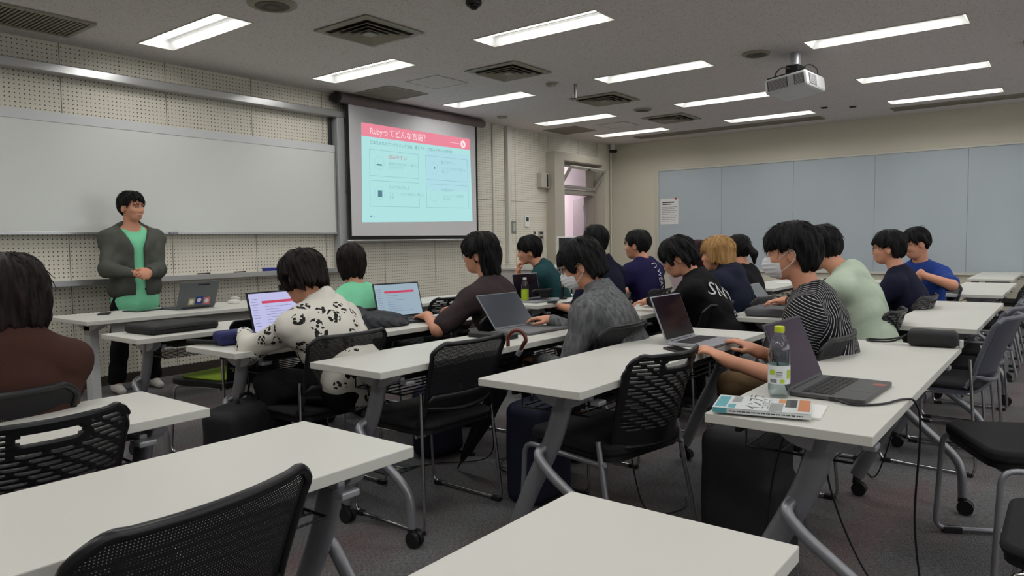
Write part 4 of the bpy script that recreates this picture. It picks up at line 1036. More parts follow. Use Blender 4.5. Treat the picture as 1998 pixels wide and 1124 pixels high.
def rotm(yaw, pitch=0, roll=0):
    """columns: right, forward, up. yaw 0 faces +Y, positive turns left; pitch positive looks down"""
    m = Matrix.Rotation(math.radians(yaw), 3, 'Z') @ Matrix.Rotation(math.radians(-pitch), 3, 'X') @ Matrix.Rotation(math.radians(roll), 3, 'Y')
    return np.array(m)
def ik(s, w, l1, l2, hint):
    s, w = np.asarray(s, float), np.asarray(w, float); d = w-s; L = np.linalg.norm(d); Lc = min(L, (l1+l2)*0.985)
    if L > Lc: w = s+d/L*Lc; L = Lc; d = w-s
    u = d/L; a = (l1*l1-l2*l2+L*L)/(2*L); hgt = math.sqrt(max(l1*l1-a*a, 0)); hint = np.asarray(hint, float)
    n = hint-u*(hint@u); n /= np.linalg.norm(n); return s+u*a+n*hgt, w
def hand(sd, w, fdir, palm, side, curl=0.3, spread=1.0, k=0.9):
    """w wrist, fdir finger direction, palm: direction the palm faces, side +1 thumb on the right of fdir (looking down on the back)"""
    f = unit(fdir); pn = np.asarray(palm, float); pn = unit(pn-f*(pn@f)); t = np.cross(pn, f)*side   # towards the thumb
    w = np.asarray(w, float)
    Rm = np.stack([t, f, -pn], 1)
    sd.cone(w-f*0.02, w+f*0.03, 0.025*k, 0.026*k, k=0.02)
    sd.ell(w+f*0.052*k, (0.041*k, 0.052*k, 0.0155*k), Rm, k=0.018)
    for i, (off, L, r) in enumerate(((0.030, 0.070, 0.0088), (0.010, 0.078, 0.0090), (-0.011, 0.073, 0.0086), (-0.030, 0.058, 0.0078))):
        b0 = w+f*(0.088-0.004*abs(i-1.3))*k+t*off*k
        c = curl*(1+0.15*i)+0.05
        ang = 0.0; p = b0; dirf = unit(f+t*off*1.6*spread)
        for j, (seg, bend) in enumerate(((0.46, c*0.55), (0.31, c*0.95), (0.23, c*0.75))):
            ang += bend; d2 = dirf*math.cos(ang)+pn*math.sin(ang); q = p+d2*L*seg*k
            sd.cone(p, q, r*(1-0.08*j)*k, r*(0.95-0.1*j)*k, k=0.006 if j else 0.010); p = q
    tb = w+f*0.022*k+t*0.026*k+pn*0.006
    t1 = tb+unit(f*0.62+t*0.75+pn*0.25)*0.042*k; t2 = t1+unit(f*0.9+t*0.30+pn*(0.15+curl*0.3))*0.032*k; t3 = t2+unit(f+t*0.05+pn*(0.2+curl*0.4))*0.024*k
    sd.cone(tb, t1, 0.0135*k, 0.0108*k, k=0.016); sd.cone(t1, t2, 0.0105*k, 0.0098*k, k=0.006); sd.cone(t2, t3, 0.0098*k, 0.008*k, k=0.006)

def person(label, C, by=0, hy=0, hp=0, hr=0, top=None, sleeve='short', bottom=None, hair=None, hm=None, hl=None, hrt=None, hl_f=None, hr_f=None, hl_p=(0,0,-1), hr_p=(0,0,-1),
           curl=0.35, lean=0.07, hipback=0.12, hipz=0.555, skin=None, h=0.007, standing=False, feet=None, extras=(), drop=0.235, shw=0.178, bulk=1.0, collar=False, hem=None, el_l=None, el_r=None, seed=1, open_front=False, shz=-0.028, knees=None, namekind='person', ghost_legs=True, hood=False):
    skin = skin or M_skin; top = top or C_black; bottom = bottom or C_dark; hm = hm or H_black
    C = np.array(C, float); B = rotm(by); Hd = rotm(hy, hp, hr)
    S = C+B@np.array([0, -lean, -drop]); P = np.array([*(S+B@np.array([0, -hipback, 0]))[:2], hipz])
    root = thing(namekind, label, 'person', (P[0], P[1], 0), math.radians(by))
    # every mesh is stored in the wearer's own frame
    Binv = B.T
    org = np.array([P[0], P[1], 0.0])
    def to_l(p): return (np.asarray(p, float)-org)@B
    Cl, Sl, Pl = to_l(C), to_l(S), to_l(P); Hl = Binv@Hd
    def L(p): return None if p is None else to_l(p)
    hl, hrt = L(hl), L(hrt)
    cv = lambda v: Binv@np.asarray(v, float)
    sh = {s: Sl+np.array([s*shw, 0.0, shz]) for s in (-1, 1)}
    default = {s: Sl+np.array([s*0.20, 0.28, -0.28]) for s in (-1, 1)}
    wr = {-1: hl if hl is not None else default[-1], 1: hrt if hrt is not None else default[1]}
    el = {}
    for s in (-1, 1):
        hint = (el_l if s < 0 else el_r)
        hint = np.array([s*0.55, -0.5, -1.0]) if hint is None else cv(hint)
        el[s], wr[s] = ik(sh[s], wr[s], 0.285, 0.245, hint)
    hip = {s: Pl+np.array([s*0.09, 0.0, 0]) for s in (-1, 1)}
    if standing: kn = {s: Pl+np.array([s*0.10, 0.03, -(hipz-0.47)]) for s in (-1, 1)}; an = {s: np.array([Pl[0]+s*0.115, Pl[1]-0.02, 0.09]) for s in (-1, 1)}
    else:
        kn = {s: Pl+np.array([s*0.13, 0.40, -0.015]) for s in (-1, 1)}; an = {s: np.array([Pl[0]+s*0.13, Pl[1]+0.36, 0.09]) for s in (-1, 1)}
    if feet:
        for s in (-1, 1): an[s] = to_l(feet[0 if s < 0 else 1])
        if standing:
            for s in (-1, 1): kn[s] = (hip[s]+an[s])/2+np.array([0, 0.03, 0.02])
    if knees:
        for s in (-1, 1): kn[s] = to_l(knees[0 if s < 0 else 1])
    mid = lambda a, b, t: a+(b-a)*t
    R_t = None
    sp = unit(Sl-Pl); rt = np.array([1., 0, 0]); fw = unit(np.cross(sp, rt)*-1) if False else unit(np.cross(sp, rt)); 
    if fw[1] < 0: fw = -fw
    TR = np.stack([rt, fw, sp], 1)
    def torso(sd, g):
        b = bulk if g > 0 else min(bulk, 1.0)
        sd.ell(Pl+np.array([0, 0.0, 0.02]), (0.165*b+g, 0.125*b+g, 0.13+g), TR, k=0.03)
        sd.ell(mid(Pl, Sl, 0.42), (0.150*b+g, 0.112*b+g, 0.17+g), TR, k=0.06)
        sd.ell(mid(Pl, Sl, 0.74)+fw*0.0, (0.170*b+g, 0.118*b+g, 0.17+g), TR, k=0.06)
        for s in (-1, 1): sd.cone(Sl+np.array([s*0.045, -0.02, 0.032]), sh[s], 0.055+g*0.8, 0.058+g, k=0.06)
    def arm(sd, s, g, t0=1.0, t1=0.0, k=0.02):
        e = mid(sh[s], el[s], min(t0, 1)); sd.cone(sh[s], e, 0.052+g, (0.052+(0.040-0.052)*t0)+g, k=k+0.03)
        if t1 > 0:
            sd.cone(el[s], mid(el[s], wr[s], t1), 0.041+g, 0.041+(0.026-0.041)*t1+g, k=k)
    # ---- body
    sd = Sdf(); torso(sd, -0.012)
    nb = Sl+np.array([0, -0.005, 0.02]); nt_ = Cl+Hl@np.array([0, -0.03, -0.06])
    sd.cone(nb, nt_, 0.058, 0.051, k=0.04)
    hd = lambda x, y, z: Cl+Hl@np.array([x, y, z])
    sd.ell(hd(0, -0.012, 0.022), (0.074, 0.092, 0.086), Hl, k=0.03)
    sd.ell(hd(0, 0.030, -0.030), (0.060, 0.062, 0.082), Hl, k=0.03)
    sd.ell(hd(0, 0.052, -0.088), (0.030, 0.026, 0.022), Hl, k=0.035)
    for s in (-1, 1):
        sd.ell(hd(s*0.030, 0.082, 0.002), (0.021, 0.016, 0.013), Hl, k=0.018, op='s')
        sd.ell(hd(s*0.036, 0.060, -0.030), (0.022, 0.020, 0.018), Hl, k=0.022)
        sd.ell(hd(s*0.031, 0.078, 0.022), (0.024, 0.010, 0.007), Hl, k=0.014)
        E = Hl@np.array(Matrix.Rotation(s*0.35, 3, 'Z') @ Matrix.Rotation(-0.12, 3, 'X'))
        sd.ell(hd(s*0.078, -0.012, -0.018), (0.009, 0.020, 0.031), E, k=0.010)
        sd.ell(hd(s*0.087, -0.008, -0.014), (0.006, 0.010, 0.017), E, k=0.006, op='s')
    sd.cone(hd(0, 0.084, 0.004), hd(0, 0.098, -0.034), 0.007, 0.0100, k=0.014)
    for s in (-1, 1): sd.ell(hd(s*0.011, 0.089, -0.038), (0.008, 0.009, 0.007), Hl, k=0.008)
    sd.ell(hd(0, 0.086, -0.062), (0.023, 0.011, 0.0065), Hl, k=0.008); sd.ell(hd(0, 0.083, -0.073), (0.019, 0.011, 0.007), Hl, k=0.008)
    for s in (-1, 1): arm(sd, s, 0.0, 1.0, 1.0)
    dirs = {-1: hl_f, 1: hr_f}; pal = {-1: hl_p, 1: hr_p}
    for s in (-1, 1):
        fd = cv(dirs[s]) if dirs[s] is not None else unit(wr[s]-el[s])*np.array([1, 1, 0.25])
        hand(sd, wr[s], fd, cv(pal[s]), 1 if s < 0 else -1, curl)
    for s in (-1, 1):
        sd.cone(hip[s], kn[s], 0.078, 0.052, k=0.04); sd.cone(kn[s], an[s], 0.050, 0.036, k=0.02)
        sd.cone(an[s]+np.array([0, -0.01, -0.03]), an[s]+np.array([0, 0.13, -0.055]), 0.032, 0.024, k=0.03)
    sdf_obj('body', sd, skin, root, max(h, 0.0048))
    # ---- face details
    for s in (-1, 1):
        ey = MB().ball(hd(s*0.030, 0.0665, 0.001), (0.0125, 0.0125, 0.0085), 8).build('eye', M_eye, root, smooth=True)
        MB().ball(hd(s*0.030, 0.0740, 0.001), (0.0058, 0.0056, 0.0058), 7).build('iris', M_iris, ey, smooth=True)
        br = MB(); pts = [hd(s*0.014, 0.0905, 0.019), hd(s*0.030, 0.0885, 0.026), hd(s*0.048, 0.074, 0.021)]
        br.tube(catmull(pts, 4), [0.002]+[0.0042]*7+[0.0015], 6).build('eyebrow', hm, root, smooth=True)
    MB().ball(hd(0, 0.0915, -0.0675), (0.019, 0.005, 0.0022), 8, Matrix([[*map(float, Hl[i]), 0] for i in range(3)]+[[0, 0, 0, 1]])).build('mouth', M_lip, root, smooth=True)
    # ---- hair
    if hair:
        st = dict(sx=1, sy=1, sz=1, front=0.045, side=-0.02, back=-0.095, flare=0.82, jit=0.006, amp=0.0035, ear=True, part=0.0)
        st.update(hair); rng = np.random.RandomState(seed); ph = rng.uniform(0, 6, 8)
        rx, ry, rz = 0.094*st['sx'], 0.113*st['sy'], 0.101*st['sz']; hc = hd(0, -0.016, 0.030)
        sdh = Sdf()
        def hfn(p, rx=rx, ry=ry, rz=rz):
            q = (p-hc)@Hl; az = np.arctan2(q[:, 0], q[:, 1])
            zz = np.where(q[:, 2] < 0, q[:, 2]*st['flare'], q[:, 2])
            e = np.stack([q[:, 0]/rx, q[:, 1]/ry, zz/rz], 1); k0 = np.linalg.norm(e, axis=1); r = min(rx, ry, rz)
            d = (k0-1)*r*1.05
            rad = np.hypot(q[:, 0], q[:, 1])
            w = np.clip(rad/0.06, 0, 1)
            s1 = np.sin(az*15+ph[0]+3*np.sin(az*3+ph[1])+q[:, 2]*22); s2 = np.sin(az*31+ph[2]-q[:, 2]*34+2.5*np.sin(az*5)); s3 = np.sin(az*7+ph[3]-q[:, 2]*30)
            d = d-w*st['amp']*(0.9*s1+0.55*s2+0.8*s3)
            t = q[:, 1]/np.maximum(rad, 1e-5)      # 1 front .. -1 back
            zf, zs, zb = st['front']-0.030, st['side']-0.030, st['back']-0.030
            fr = np.clip((t-0.50)/0.30, 0, 1); fr = fr*fr*(3-2*fr); bk = np.clip((-t+0.0)/0.55, 0, 1); bk = bk*bk*(3-2*bk)
            cut = zs+(zf-zs)*fr+(zb-zs)*bk+st['jit']*(np.sin(az*23+ph[4])*0.7+np.sin(az*41+ph[5])*0.6+np.sin(az*11+ph[6]))
            return -smin(-d, -(cut-q[:, 2])*0.8, 0.014)
        sdh._add(hfn, hc, 0.20, 0, 'u')
        sdh.lo = hc-0.19; sdh.hi = hc+0.19
        if st['ear']:
            for s in (-1, 1): sdh.ell(hd(s*0.092, -0.004, -0.022), (0.030, 0.025, 0.036), Hl, k=0.01, op='s')
        # nape taper on short cuts
        if st.get('nape', True): sdh.ell(hd(0, -0.15, -0.16), (0.11, 0.085, 0.075), Hl, k=0.02, op='s')
        if st.get('pony'):
            sdh.cone(hd(0, -0.12, 0.02), hd(0, -0.17, -0.04), 0.028, 0.032, k=0.02); sdh.cone(hd(0, -0.17, -0.04), hd(0, -0.175, -0.12), 0.032, 0.012, k=0.02)
        ho = sdf_obj('hair', sdh, hm, root, max(0.0042, h*0.72))
        # loose strands
        sm = MB(); rg = random.Random(seed)
        for i in range(st.get('tufts', 110)*(2 if h < 0.0075 else 1)):
            a = rg.uniform(-3.14, 3.14); zt = rg.uniform(0.0, 1.3); 
            base = np.array([math.sin(a)*rx*0.97*math.cos(zt), math.cos(a)*ry*0.97*math.cos(zt), rz*0.97*math.sin(zt)])
            n_ = unit(base/np.array([rx, ry, rz])**2); tn = unit(np.cross(n_, [0, 0, 1])+rg.uniform(-1, 1)*n_*0.3); dn = np.array([0, 0, -1.0])
            t2 = rg.uniform(-.012, .012); L_ = rg.uniform(0.5, 1.3)
            dt = unit(dn-n_*(dn@n_)+1e-6); pts = [Vector(hc+Hl@(base-n_*0.001)), Vector(hc+Hl@(base+n_*0.004+dt*0.020*L_+tn*t2)), Vector(hc+Hl@(base+n_*0.0015+dt*0.045*L_+tn*t2*2.2))]
            sm.tube(pts, [0.0009, 0.0016, 0.0004], 4)
        sm.build('loose_strands', hm, ho, smooth=True)['kind'] = 'stuff'
    # ---- top garment
    g = 0.010; sdt = Sdf(); torso(sdt, g)
    if collar: sdt.cone(Sl+np.array([0, -0.012, 0.03]), Sl+np.array([0, -0.004, 0.085]), 0.078, 0.072, k=0.03)
    else: sdt.cone(Sl+np.array([0, -0.012, 0.02]), Sl+np.array([0, 0.0, 0.048]), 0.072, 0.066, k=0.04)
    if hood:
        sdt.ell(Sl+np.array([0, -0.075, 0.045]), (0.105, 0.055, 0.055), k=0.03)
        sdt.ell(Sl+np.array([0, -0.03, 0.09]), (0.078, 0.075, 0.03), k=0.03)
    for s in (-1, 1):
        if sleeve == 'short':
            e = mid(sh[s], el[s], 0.82); sdt.cone(sh[s], e, 0.064, 0.062, k=0.05)
        else:
            sdt.cone(sh[s], el[s], 0.063, 0.055, k=0.06); sdt.cone(el[s], mid(el[s], wr[s], 0.93), 0.055, 0.040, k=0.03)
    zh = hem if hem is not None else (hipz-0.03); gz = np.array([0, Sl[1], 0])
    nk = nt_; nbx = nb
    def post(p, d, amp=0.0062, seed=seed):
        d = d+folds(p, amp, seed)
        d = np.maximum(d, zh+0.004*np.sin(p[:, 0]*40)-p[:, 2])
        if open_front:
            wz = 0.040+0.085*np.clip((p[:, 2]-(Sl[2]-0.12))/0.2, 0, 1)
            cutr = np.maximum(np.abs(p[:, 0]+0.005)-wz, -(p[:, 1]-Sl[1]-0.01)); cutr = np.where((np.abs(p[:, 0]) < 0.15) & (p[:, 2] < Sl[2]+0.2), cutr, 1.0)
            d = np.maximum(d, -cutr)
        return d
    sdt.post = post
    # neck opening
    ax_n = unit(nk-nbx)
    top_z = 0.095 if collar else 0.062
    if hood: top_z = 0.14
    sdt.raw(lambda p: (p-(Sl+np.array([0, 0, top_z])))@unit([0, -0.45, 0.9]) - (0.0), Sl, 1, k=0.012, op='i') if False else None
    sdt.cone(nb+np.array([0, 0.01, 0.045 if not collar else 0.08]), nb+(nk-nbx)*2.2+np.array([0, 0.0, 0]), 0.061, 0.075, k=0.006, op='s')
    to = sdf_obj({'short': 'shirt', 'long': 'jacket'}[sleeve], sdt, top, root, h)
    # ---- trousers and shoes
    if ghost_legs:
        sdb = Sdf(); g2 = 0.014
        sdb.ell(Pl+np.array([0, 0.0, 0.0]), (0.165+g2-0.004, 0.125+g2-0.004, 0.115), TR, k=0.03)
        for s in (-1, 1):
            sdb.cone(hip[s], kn[s], 0.086, 0.070, k=0.04); sdb.cone(kn[s], an[s]+np.array([0, 0, 0.02]), 0.068, 0.060, k=0.03)
        sdb.post = lambda p, d: np.maximum(d+folds(p, 0.009, seed+5), 0.062-p[:, 2])
        sdf_obj('trousers', sdb, bottom, root, max(h, 0.008))
        for s in (-1, 1):
            ss = Sdf(); a = an[s]
            fdir = np.array([0, 1.0, 0]) if standing else np.array([0, 1.0, 0])
            ss.ell(a+np.array([0, -0.005, -0.045]), (0.042, 0.050, 0.045), k=0.02); ss.cone(a+np.array([0, 0.02, -0.05]), a+np.array([0, 0.15, -0.062]), 0.042, 0.032, k=0.03); ss.cone(a+np.array([0, -0.01, 0.0]), a+np.array([0, -0.005, 0.03]), 0.040, 0.040, k=0.02)
            ss.post = lambda p, d: np.maximum(d, 0.004-p[:, 2])
            sh_o = sdf_obj('shoe', ss, extras_shoe.get(label, M_rubber), root, 0.008)
    # ---- extras
    for ex in extras:
        if ex == 'mask':
            sm_ = Sdf(); sm_.ell(hd(0, 0.040, -0.055), (0.064, 0.068, 0.062), Hl, k=0.02); sm_.ell(hd(0, 0.085, -0.045), (0.030, 0.034, 0.040), Hl, k=0.04)
            def clip_(p, d):
                q = (p-Cl)@Hl; d = d+0.0016*np.sin(q[:, 2]*330)*(q[:, 1] > 0.06)
                return np.maximum.reduce([d, (q[:, 2]+0.012), -(q[:, 2]+0.112), 0.040-q[:, 1]])
            sm_.post = clip_
            mo = sdf_obj('face_mask', sm_, M_mask, root, 0.0045)
            for s in (-1, 1):
                MB().tube(catmull([hd(s*0.058, 0.052, -0.030), hd(s*0.077, 0.02, -0.008), hd(s*0.089, -0.014, 0.012), hd(s*0.092, -0.030, -0.012), hd(s*0.084, -0.010, -0.046), hd(s*0.062, 0.050, -0.088)], 6), 0.0016, 6).build('ear_loop', M_loop, mo, smooth=True)
        if ex == 'glasses':
            gl = MB()
            for s in (-1, 1):
                gl.tube([Vector(hd(s*0.031+0.0245*math.cos(a), 0.092-0.10*(abs(s*0.031+0.0245*math.cos(a))**2)*3, -0.003+0.019*math.sin(a))) for a in [i*2*math.pi/20 for i in range(20)]], 0.0016, 6, closed=True)
                gl.tube([hd(s*0.055, 0.083, 0.003), hd(s*0.078, 0.06, 0.004), hd(s*0.084, -0.010, 0.003), hd(s*0.084, -0.035, -0.014)], 0.0017, 6)
            gl.tube([hd(-0.008, 0.098, 0.0), hd(0, 0.100, 0.003), hd(0.008, 0.098, 0.0)], 0.0016, 6)
            go = gl.build('glasses', M_frame, root, smooth=True)
        if ex in ('watch_l', 'watch_r'):
            s = -1 if ex.endswith('l') else 1; d = unit(wr[s]-el[s]); c = wr[s]-d*0.028
            MB().cyl(c-d*0.011, c+d*0.011, 0.0315, n=20).build('watch_strap', M_watch, root, smooth='auto')
            MB().cyl(c+np.array([0, 0, 0.029]), c+np.array([0, 0, 0.038]), 0.018, n=20).build('watch_face', M_watch, root, smooth='auto')
        if ex == 'denim_details': pass
    root['_x'] = 0
    del root['_x']
    return dict(root=root, Cl=Cl, Sl=Sl, Pl=Pl, Hl=Hl, B=B, org=org, top=to, wr=wr, el=el, sh=sh)
extras_shoe = {}
def stick_on(rec, me, name, m, origin_l, look_l, up_l=(0, 0, 1), lift=0.004):
    """lay a flat mesh (in its xy plane) onto the wearer's top garment by casting along look_l"""
    lk = Vector(look_l).normalized(); up = Vector(up_l); rt = lk.cross(up).normalized(); up = rt.cross(lk)
    g = rec['top'].data; bvh = BVHTree.FromPolygons([v.co for v in g.vertices], [tuple(p.vertices) for p in g.polygons])
    o = Vector(origin_l)
    bm = bmesh.new(); bm.from_mesh(me); bmesh.ops.triangulate(bm, faces=bm.faces)
    for _ in range(3):
        bmesh.ops.subdivide_edges(bm, edges=[e for e in bm.edges if e.calc_length() > 0.011], cuts=1); bmesh.ops.triangulate(bm, faces=bm.faces)
    bm.to_mesh(me); bm.free()
    for v in me.vertices:
        p = o+rt*v.co.x+up*v.co.y; hit = bvh.ray_cast(p, lk)
        if hit[0] is not None: v.co = hit[0]+hit[1]*lift if hit[1].dot(lk) < 0 else hit[0]-lk*lift
        else: v.co = p+lk*0.15
    me.materials.clear()
    return finish(me, name, m, rec['top'])
TZ = DH+0.0005
# ------------------------------------------------------------------ the people
HP = PI = math.pi
def txt_on(rec, s, size, x, y, z, m, name='print', rot=0.0, vertical=False, lookl=(0, 1, 0)):
    me = text_mesh(s, size, 'CENTER'); me.transform(Matrix.Rotation(rot, 4, 'Z'))
    return stick_on(rec, me, name, m, (x, y, z), lookl)
M_printw = mat('white_print', (212, 212, 214), 0.7)

def build_people():
    R = {}
    # presenter, standing behind the table
    extras_shoe['person in a grey cardigan and mint T-shirt standing before the whiteboard, hands clasped'] = mat('white_shoe', (205, 202, 196), 0.6)
    lab = 'person in a grey cardigan and mint T-shirt standing before the whiteboard, hands clasped'
    r = person(lab, (2.82, 6.20, 1.545), by=172, hy=196, hp=3, top=C_cardi, sleeve='long', bottom=C_black, hair=dict(front=0.050, side=0.000, back=-0.075, sx=1.02, sz=1.06, jit=0.010, amp=0.004), hm=H_black,
        hl=(2.80, 5.93, 0.995), hrt=(2.70, 5.935, 1.00), hl_f=(-0.55, -0.55, -0.05), hr_f=(0.75, -0.35, -0.15), hl_p=(-0.5, 0.5, -0.3), hr_p=(0.2, 0.9, -0.3), curl=0.75, lean=0.03, hipback=0.0, hipz=0.86, standing=True,
        feet=((2.98, 6.30, 0.09), (2.66, 6.28, 0.09)), h=0.006, drop=0.218, shz=-0.045, hem=0.70, seed=3, shw=0.178, bulk=1.22, open_front=True, el_l=(0.7, 0.5, -0.9), el_r=(-0.7, 0.3, -0.9))
    # the T-shirt under the open cardigan is a garment of its own
    sd = Sdf(); Sl, Pl = r['Sl'], r['Pl']
    for zc, rx_, ry_, rz_ in ((Sl[2]-0.13, 0.178, 0.124, 0.17), (Sl[2]-0.27, 0.170, 0.128, 0.17), (0.92, 0.172, 0.134, 0.17), (0.80, 0.180, 0.142, 0.17), (0.72, 0.180, 0.142, 0.15)): sd.ell((0.0, Pl[1]+(Sl[1]-Pl[1])*min(1, (zc-Pl[2])/max(Sl[2]-Pl[2], 0.1)), zc), (rx_, ry_, rz_), k=0.06)
    for q in (-1, 1): sd.cone(Sl+np.array([q*0.045, -0.02, 0.03]), r['sh'][q]+np.array([-q*0.03, 0, 0]), 0.056, 0.05, k=0.05)
    sd.cone(Sl+np.array([0, -0.01, 0.01]), Sl+np.array([0, 0.0, 0.046]), 0.070, 0.063, k=0.03)
    sd.cone(Sl+np.array([0, 0.01, 0.045]), Sl+np.array([0, 0.03, 0.2]), 0.057, 0.072, k=0.006, op='s')
    sd.post = lambda p, d: np.maximum(d+0.004, 0.66-p[:, 2])
    sdf_obj('tee_shirt', sd, C_mint, r['root'], 0.006)
    R['presenter'] = r
    # bottom left, back view
    person('person in a dark brown sweater seen from behind at the left edge', (0.80, 2.64, 1.065), by=-6, hy=-12, hp=6, top=C_sweater, sleeve='long', hm=H_brown,
        hair=dict(sx=1.30, sy=1.12, sz=1.10, front=0.03, side=-0.085, back=-0.115, flare=0.42, jit=0.012, amp=0.005, ear=False, nape=False, tufts=60), hl=(0.55, 3.05, 0.76), hrt=(1.0, 3.05, 0.76), lean=0.06, hipback=0.06, bulk=0.88, shw=0.142, h=0.0075, drop=0.19, seed=5)
    # floral shirt
    person('person in a white shirt with black flowers, seen from behind at the large laptop', (2.14, 2.97, 1.055), by=14, hy=6, hp=24, hr=4, top=C_floral, sleeve='long', bottom=C_black, hm=H_brown,
        hair=dict(sx=1.16, sy=1.10, sz=1.08, front=0.02, side=-0.055, back=-0.080, flare=0.40, jit=0.010, amp=0.004, ear=True, nape=True), hl=(2.02, 3.30, 0.765), hrt=(2.42, 3.30, 0.765), lean=0.11, hipback=0.20, h=0.006, hem=0.44, bulk=1.13, shw=0.19, drop=0.19, seed=7, collar=True, el_l=(-0.9, -0.5, -0.7))
    # mint T-shirt
    person('person in a mint T-shirt seen from behind in front of the projection screen', (3.15, 3.82, 1.085), by=-12, hy=-34, hp=4, top=C_mint, hm=H_brown,
        hair=dict(sx=1.04, sz=1.05, side=-0.05, back=-0.105, flare=0.45, jit=0.012, ear=False), hl=(2.95, 4.18, 0.76), hrt=(3.35, 4.2, 0.76), hipback=0.15, h=0.008, seed=9)
    # brown T-shirt, glasses
    person('person with glasses and longish black hair in a dark brown T-shirt, hand on a laptop', (3.43, 2.93, 1.14), by=8, hy=20, hp=4, top=C_brown, hm=H_black, extras=('glasses',),
        hair=dict(sx=1.10, sy=1.08, sz=1.12, front=0.02, side=-0.03, back=-0.165, flare=0.34, jit=0.016, amp=0.0055, ear=True, nape=False, tufts=60), hl=(3.17, 3.14, 0.765), hrt=(3.6, 3.25, 0.765), hl_f=(0.15, 1, -0.1), el_l=(-0.9, -0.7, -0.6), hipback=0.14, h=0.007, bulk=1.06, shw=0.19, seed=11)
    # teal shirt, chin on hand
    person('person in a dark teal shirt resting the chin on one hand', (5.12, 3.80, 1.13), by=32, hy=36, hp=8, hr=-8, top=C_teal, hm=H_black,
        hair=dict(front=0.028, side=-0.005, back=-0.075, sz=1.08, sx=1.05, amp=0.005), hl=(5.075, 3.885, 0.930), hrt=(5.1, 4.12, 0.76), hl_f=(-0.1, -0.12, 1), hl_p=(0.5, -0.8, 0.2), curl=1.1, lean=0.12, hipback=0.22, h=0.008, drop=0.19, seed=13, el_l=(-0.3, 0.9, -0.8))
    # denim jacket with mask
    r = person('person in a washed grey denim jacket wearing glasses and a white face mask', (3.17, 2.02, 1.09), by=12, hy=24, hp=20, top=C_denim, sleeve='long', hm=H_black, extras=('mask', 'glasses'), bottom=C_trk,
        hair=dict(sx=1.16, sy=1.12, sz=1.12, front=0.028, side=-0.035, back=-0.090, flare=0.42, jit=0.007, amp=0.0032, ear=True), hl=(2.99, 2.16, 0.60), hrt=(3.36, 2.34, 0.765), lean=0.10, hipback=0.17, h=0.006, bulk=1.16, shw=0.195, drop=0.205, seed=15, collar=True, hem=0.46, el_l=(-0.6, -0.6, -1.0))
    seam = mat('denim_seam', (48, 49, 52), 0.8)
    for zz, wv in ((r['Sl'][2]-0.115, 0.16),):
        mb = MB(); mb.box((-wv, -0.002, 0), (wv, 0.002, 0.001)); 
        vs = [(-wv+2*wv*i/30, -0.001*0-0.03*abs(i/15-1), 0) for i in range(31)]
        q = MB()
        for i in range(30):
            for dy in (0.0, 0.010): 
                a, b = vs[i], vs[i+1]; q.add([(a[0], a[1]+dy, 0), (b[0], b[1]+dy, 0), (b[0], b[1]+dy+0.0028, 0), (a[0], a[1]+dy+0.0028, 0)], [(0, 1, 2, 3)])
        me = bpy.data.meshes.new('yoke_seam'); me.from_pydata(q.v, [], q.f)
        stick_on(r, me, 'yoke_seam', seam, (0, -0.5, zz), (0, 1, 0), lift=0.003)
    # navy, behind
    person('person in plain navy whose dark head rises behind the denim jacket', (4.93, 3.00, 1.205), by=-4, hy=-24, hp=0, top=C_navy, hm=H_black, hair=dict(sx=1.04, sz=1.05, side=-0.045, back=-0.095, ear=False), sleeve='short', hipback=0.10, h=0.009, seed=17, collar=True)
    # navy tee with vertical print
    r = person('person in a navy T-shirt with a vertical white print down the back', (5.47, 2.92, 1.17), by=-8, hy=8, hp=2, top=C_print, hm=H_black, hair=dict(front=0.04, side=-0.01, back=-0.085, sx=1.02), hipback=0.10, hl=(5.2, 3.25, 0.76), hrt=(5.7, 3.25, 0.76), h=0.008, drop=0.20, seed=19, el_l=(-1, -0.4, -0.7))
    txt_on(r, 'つ', 0.07, -0.01, -0.5, r['Sl'][2]+0.005, M_printw); txt_on(r, 'WEAVS', 0.062, 0.005, -0.5, r['Sl'][2]-0.105, M_printw, rot=-PI/2)
    # black shirt with print, glasses
    r = person('person with glasses in a black top with white lettering across the back', (4.37, 2.04, 1.095), by=16, hy=20, hp=26, top=C_black, sleeve='long', hm=H_black, extras=('glasses', 'watch_l'),
        hair=dict(sx=1.12, sy=1.08, sz=1.08, front=0.020, side=-0.028, back=-0.080, flare=0.5, jit=0.014, amp=0.006, tufts=60), hl=(4.55, 2.36, 0.775), hrt=(4.8, 2.35, 0.775), hl_f=(-0.25, 1, -0.1), lean=0.12, hipback=0.20, h=0.007, bulk=1.08, drop=0.175, seed=21)
    txt_on(r, 'SNYW', 0.115, -0.02, -0.5, r['Sl'][2]-0.10, M_printw, rot=-0.35); txt_on(r, 'STREETS', 0.046, 0.02, -0.5, r['Sl'][2]-0.20, M_printw, rot=-0.12); txt_on(r, 'NY CO.', 0.038, 0.045, -0.5, r['Sl'][2]-0.25, M_printw, rot=-0.1)
    # reddish hair behind
    person('person with reddish dark hair mostly hidden behind the blond person', (6.72, 2.92, 1.075), by=0, hy=-5, hp=0, top=C_dark, hm=H_red, hair=dict(sx=1.12, sy=1.05, side=-0.09, back=-0.16, flare=0.3, ear=False, nape=False), h=0.009, seed=23, hipback=0.1)
    person('person with chin-length blond hair in a navy hooded sweatshirt', (5.03, 2.04, 1.105), by=6, hy=16, hp=4, top=C_hood, sleeve='long', hm=H_blond, hood=True,
        hair=dict(sx=1.12, sy=1.10, sz=1.04, front=0.02, side=-0.070, back=-0.100, flare=0.35, jit=0.006, amp=0.0016, ear=False, nape=False), hl=(4.75, 2.36, 0.765), hrt=(5.25, 2.4, 0.765), hipback=0.12, h=0.007, bulk=1.12, shw=0.19, drop=0.18, seed=25)
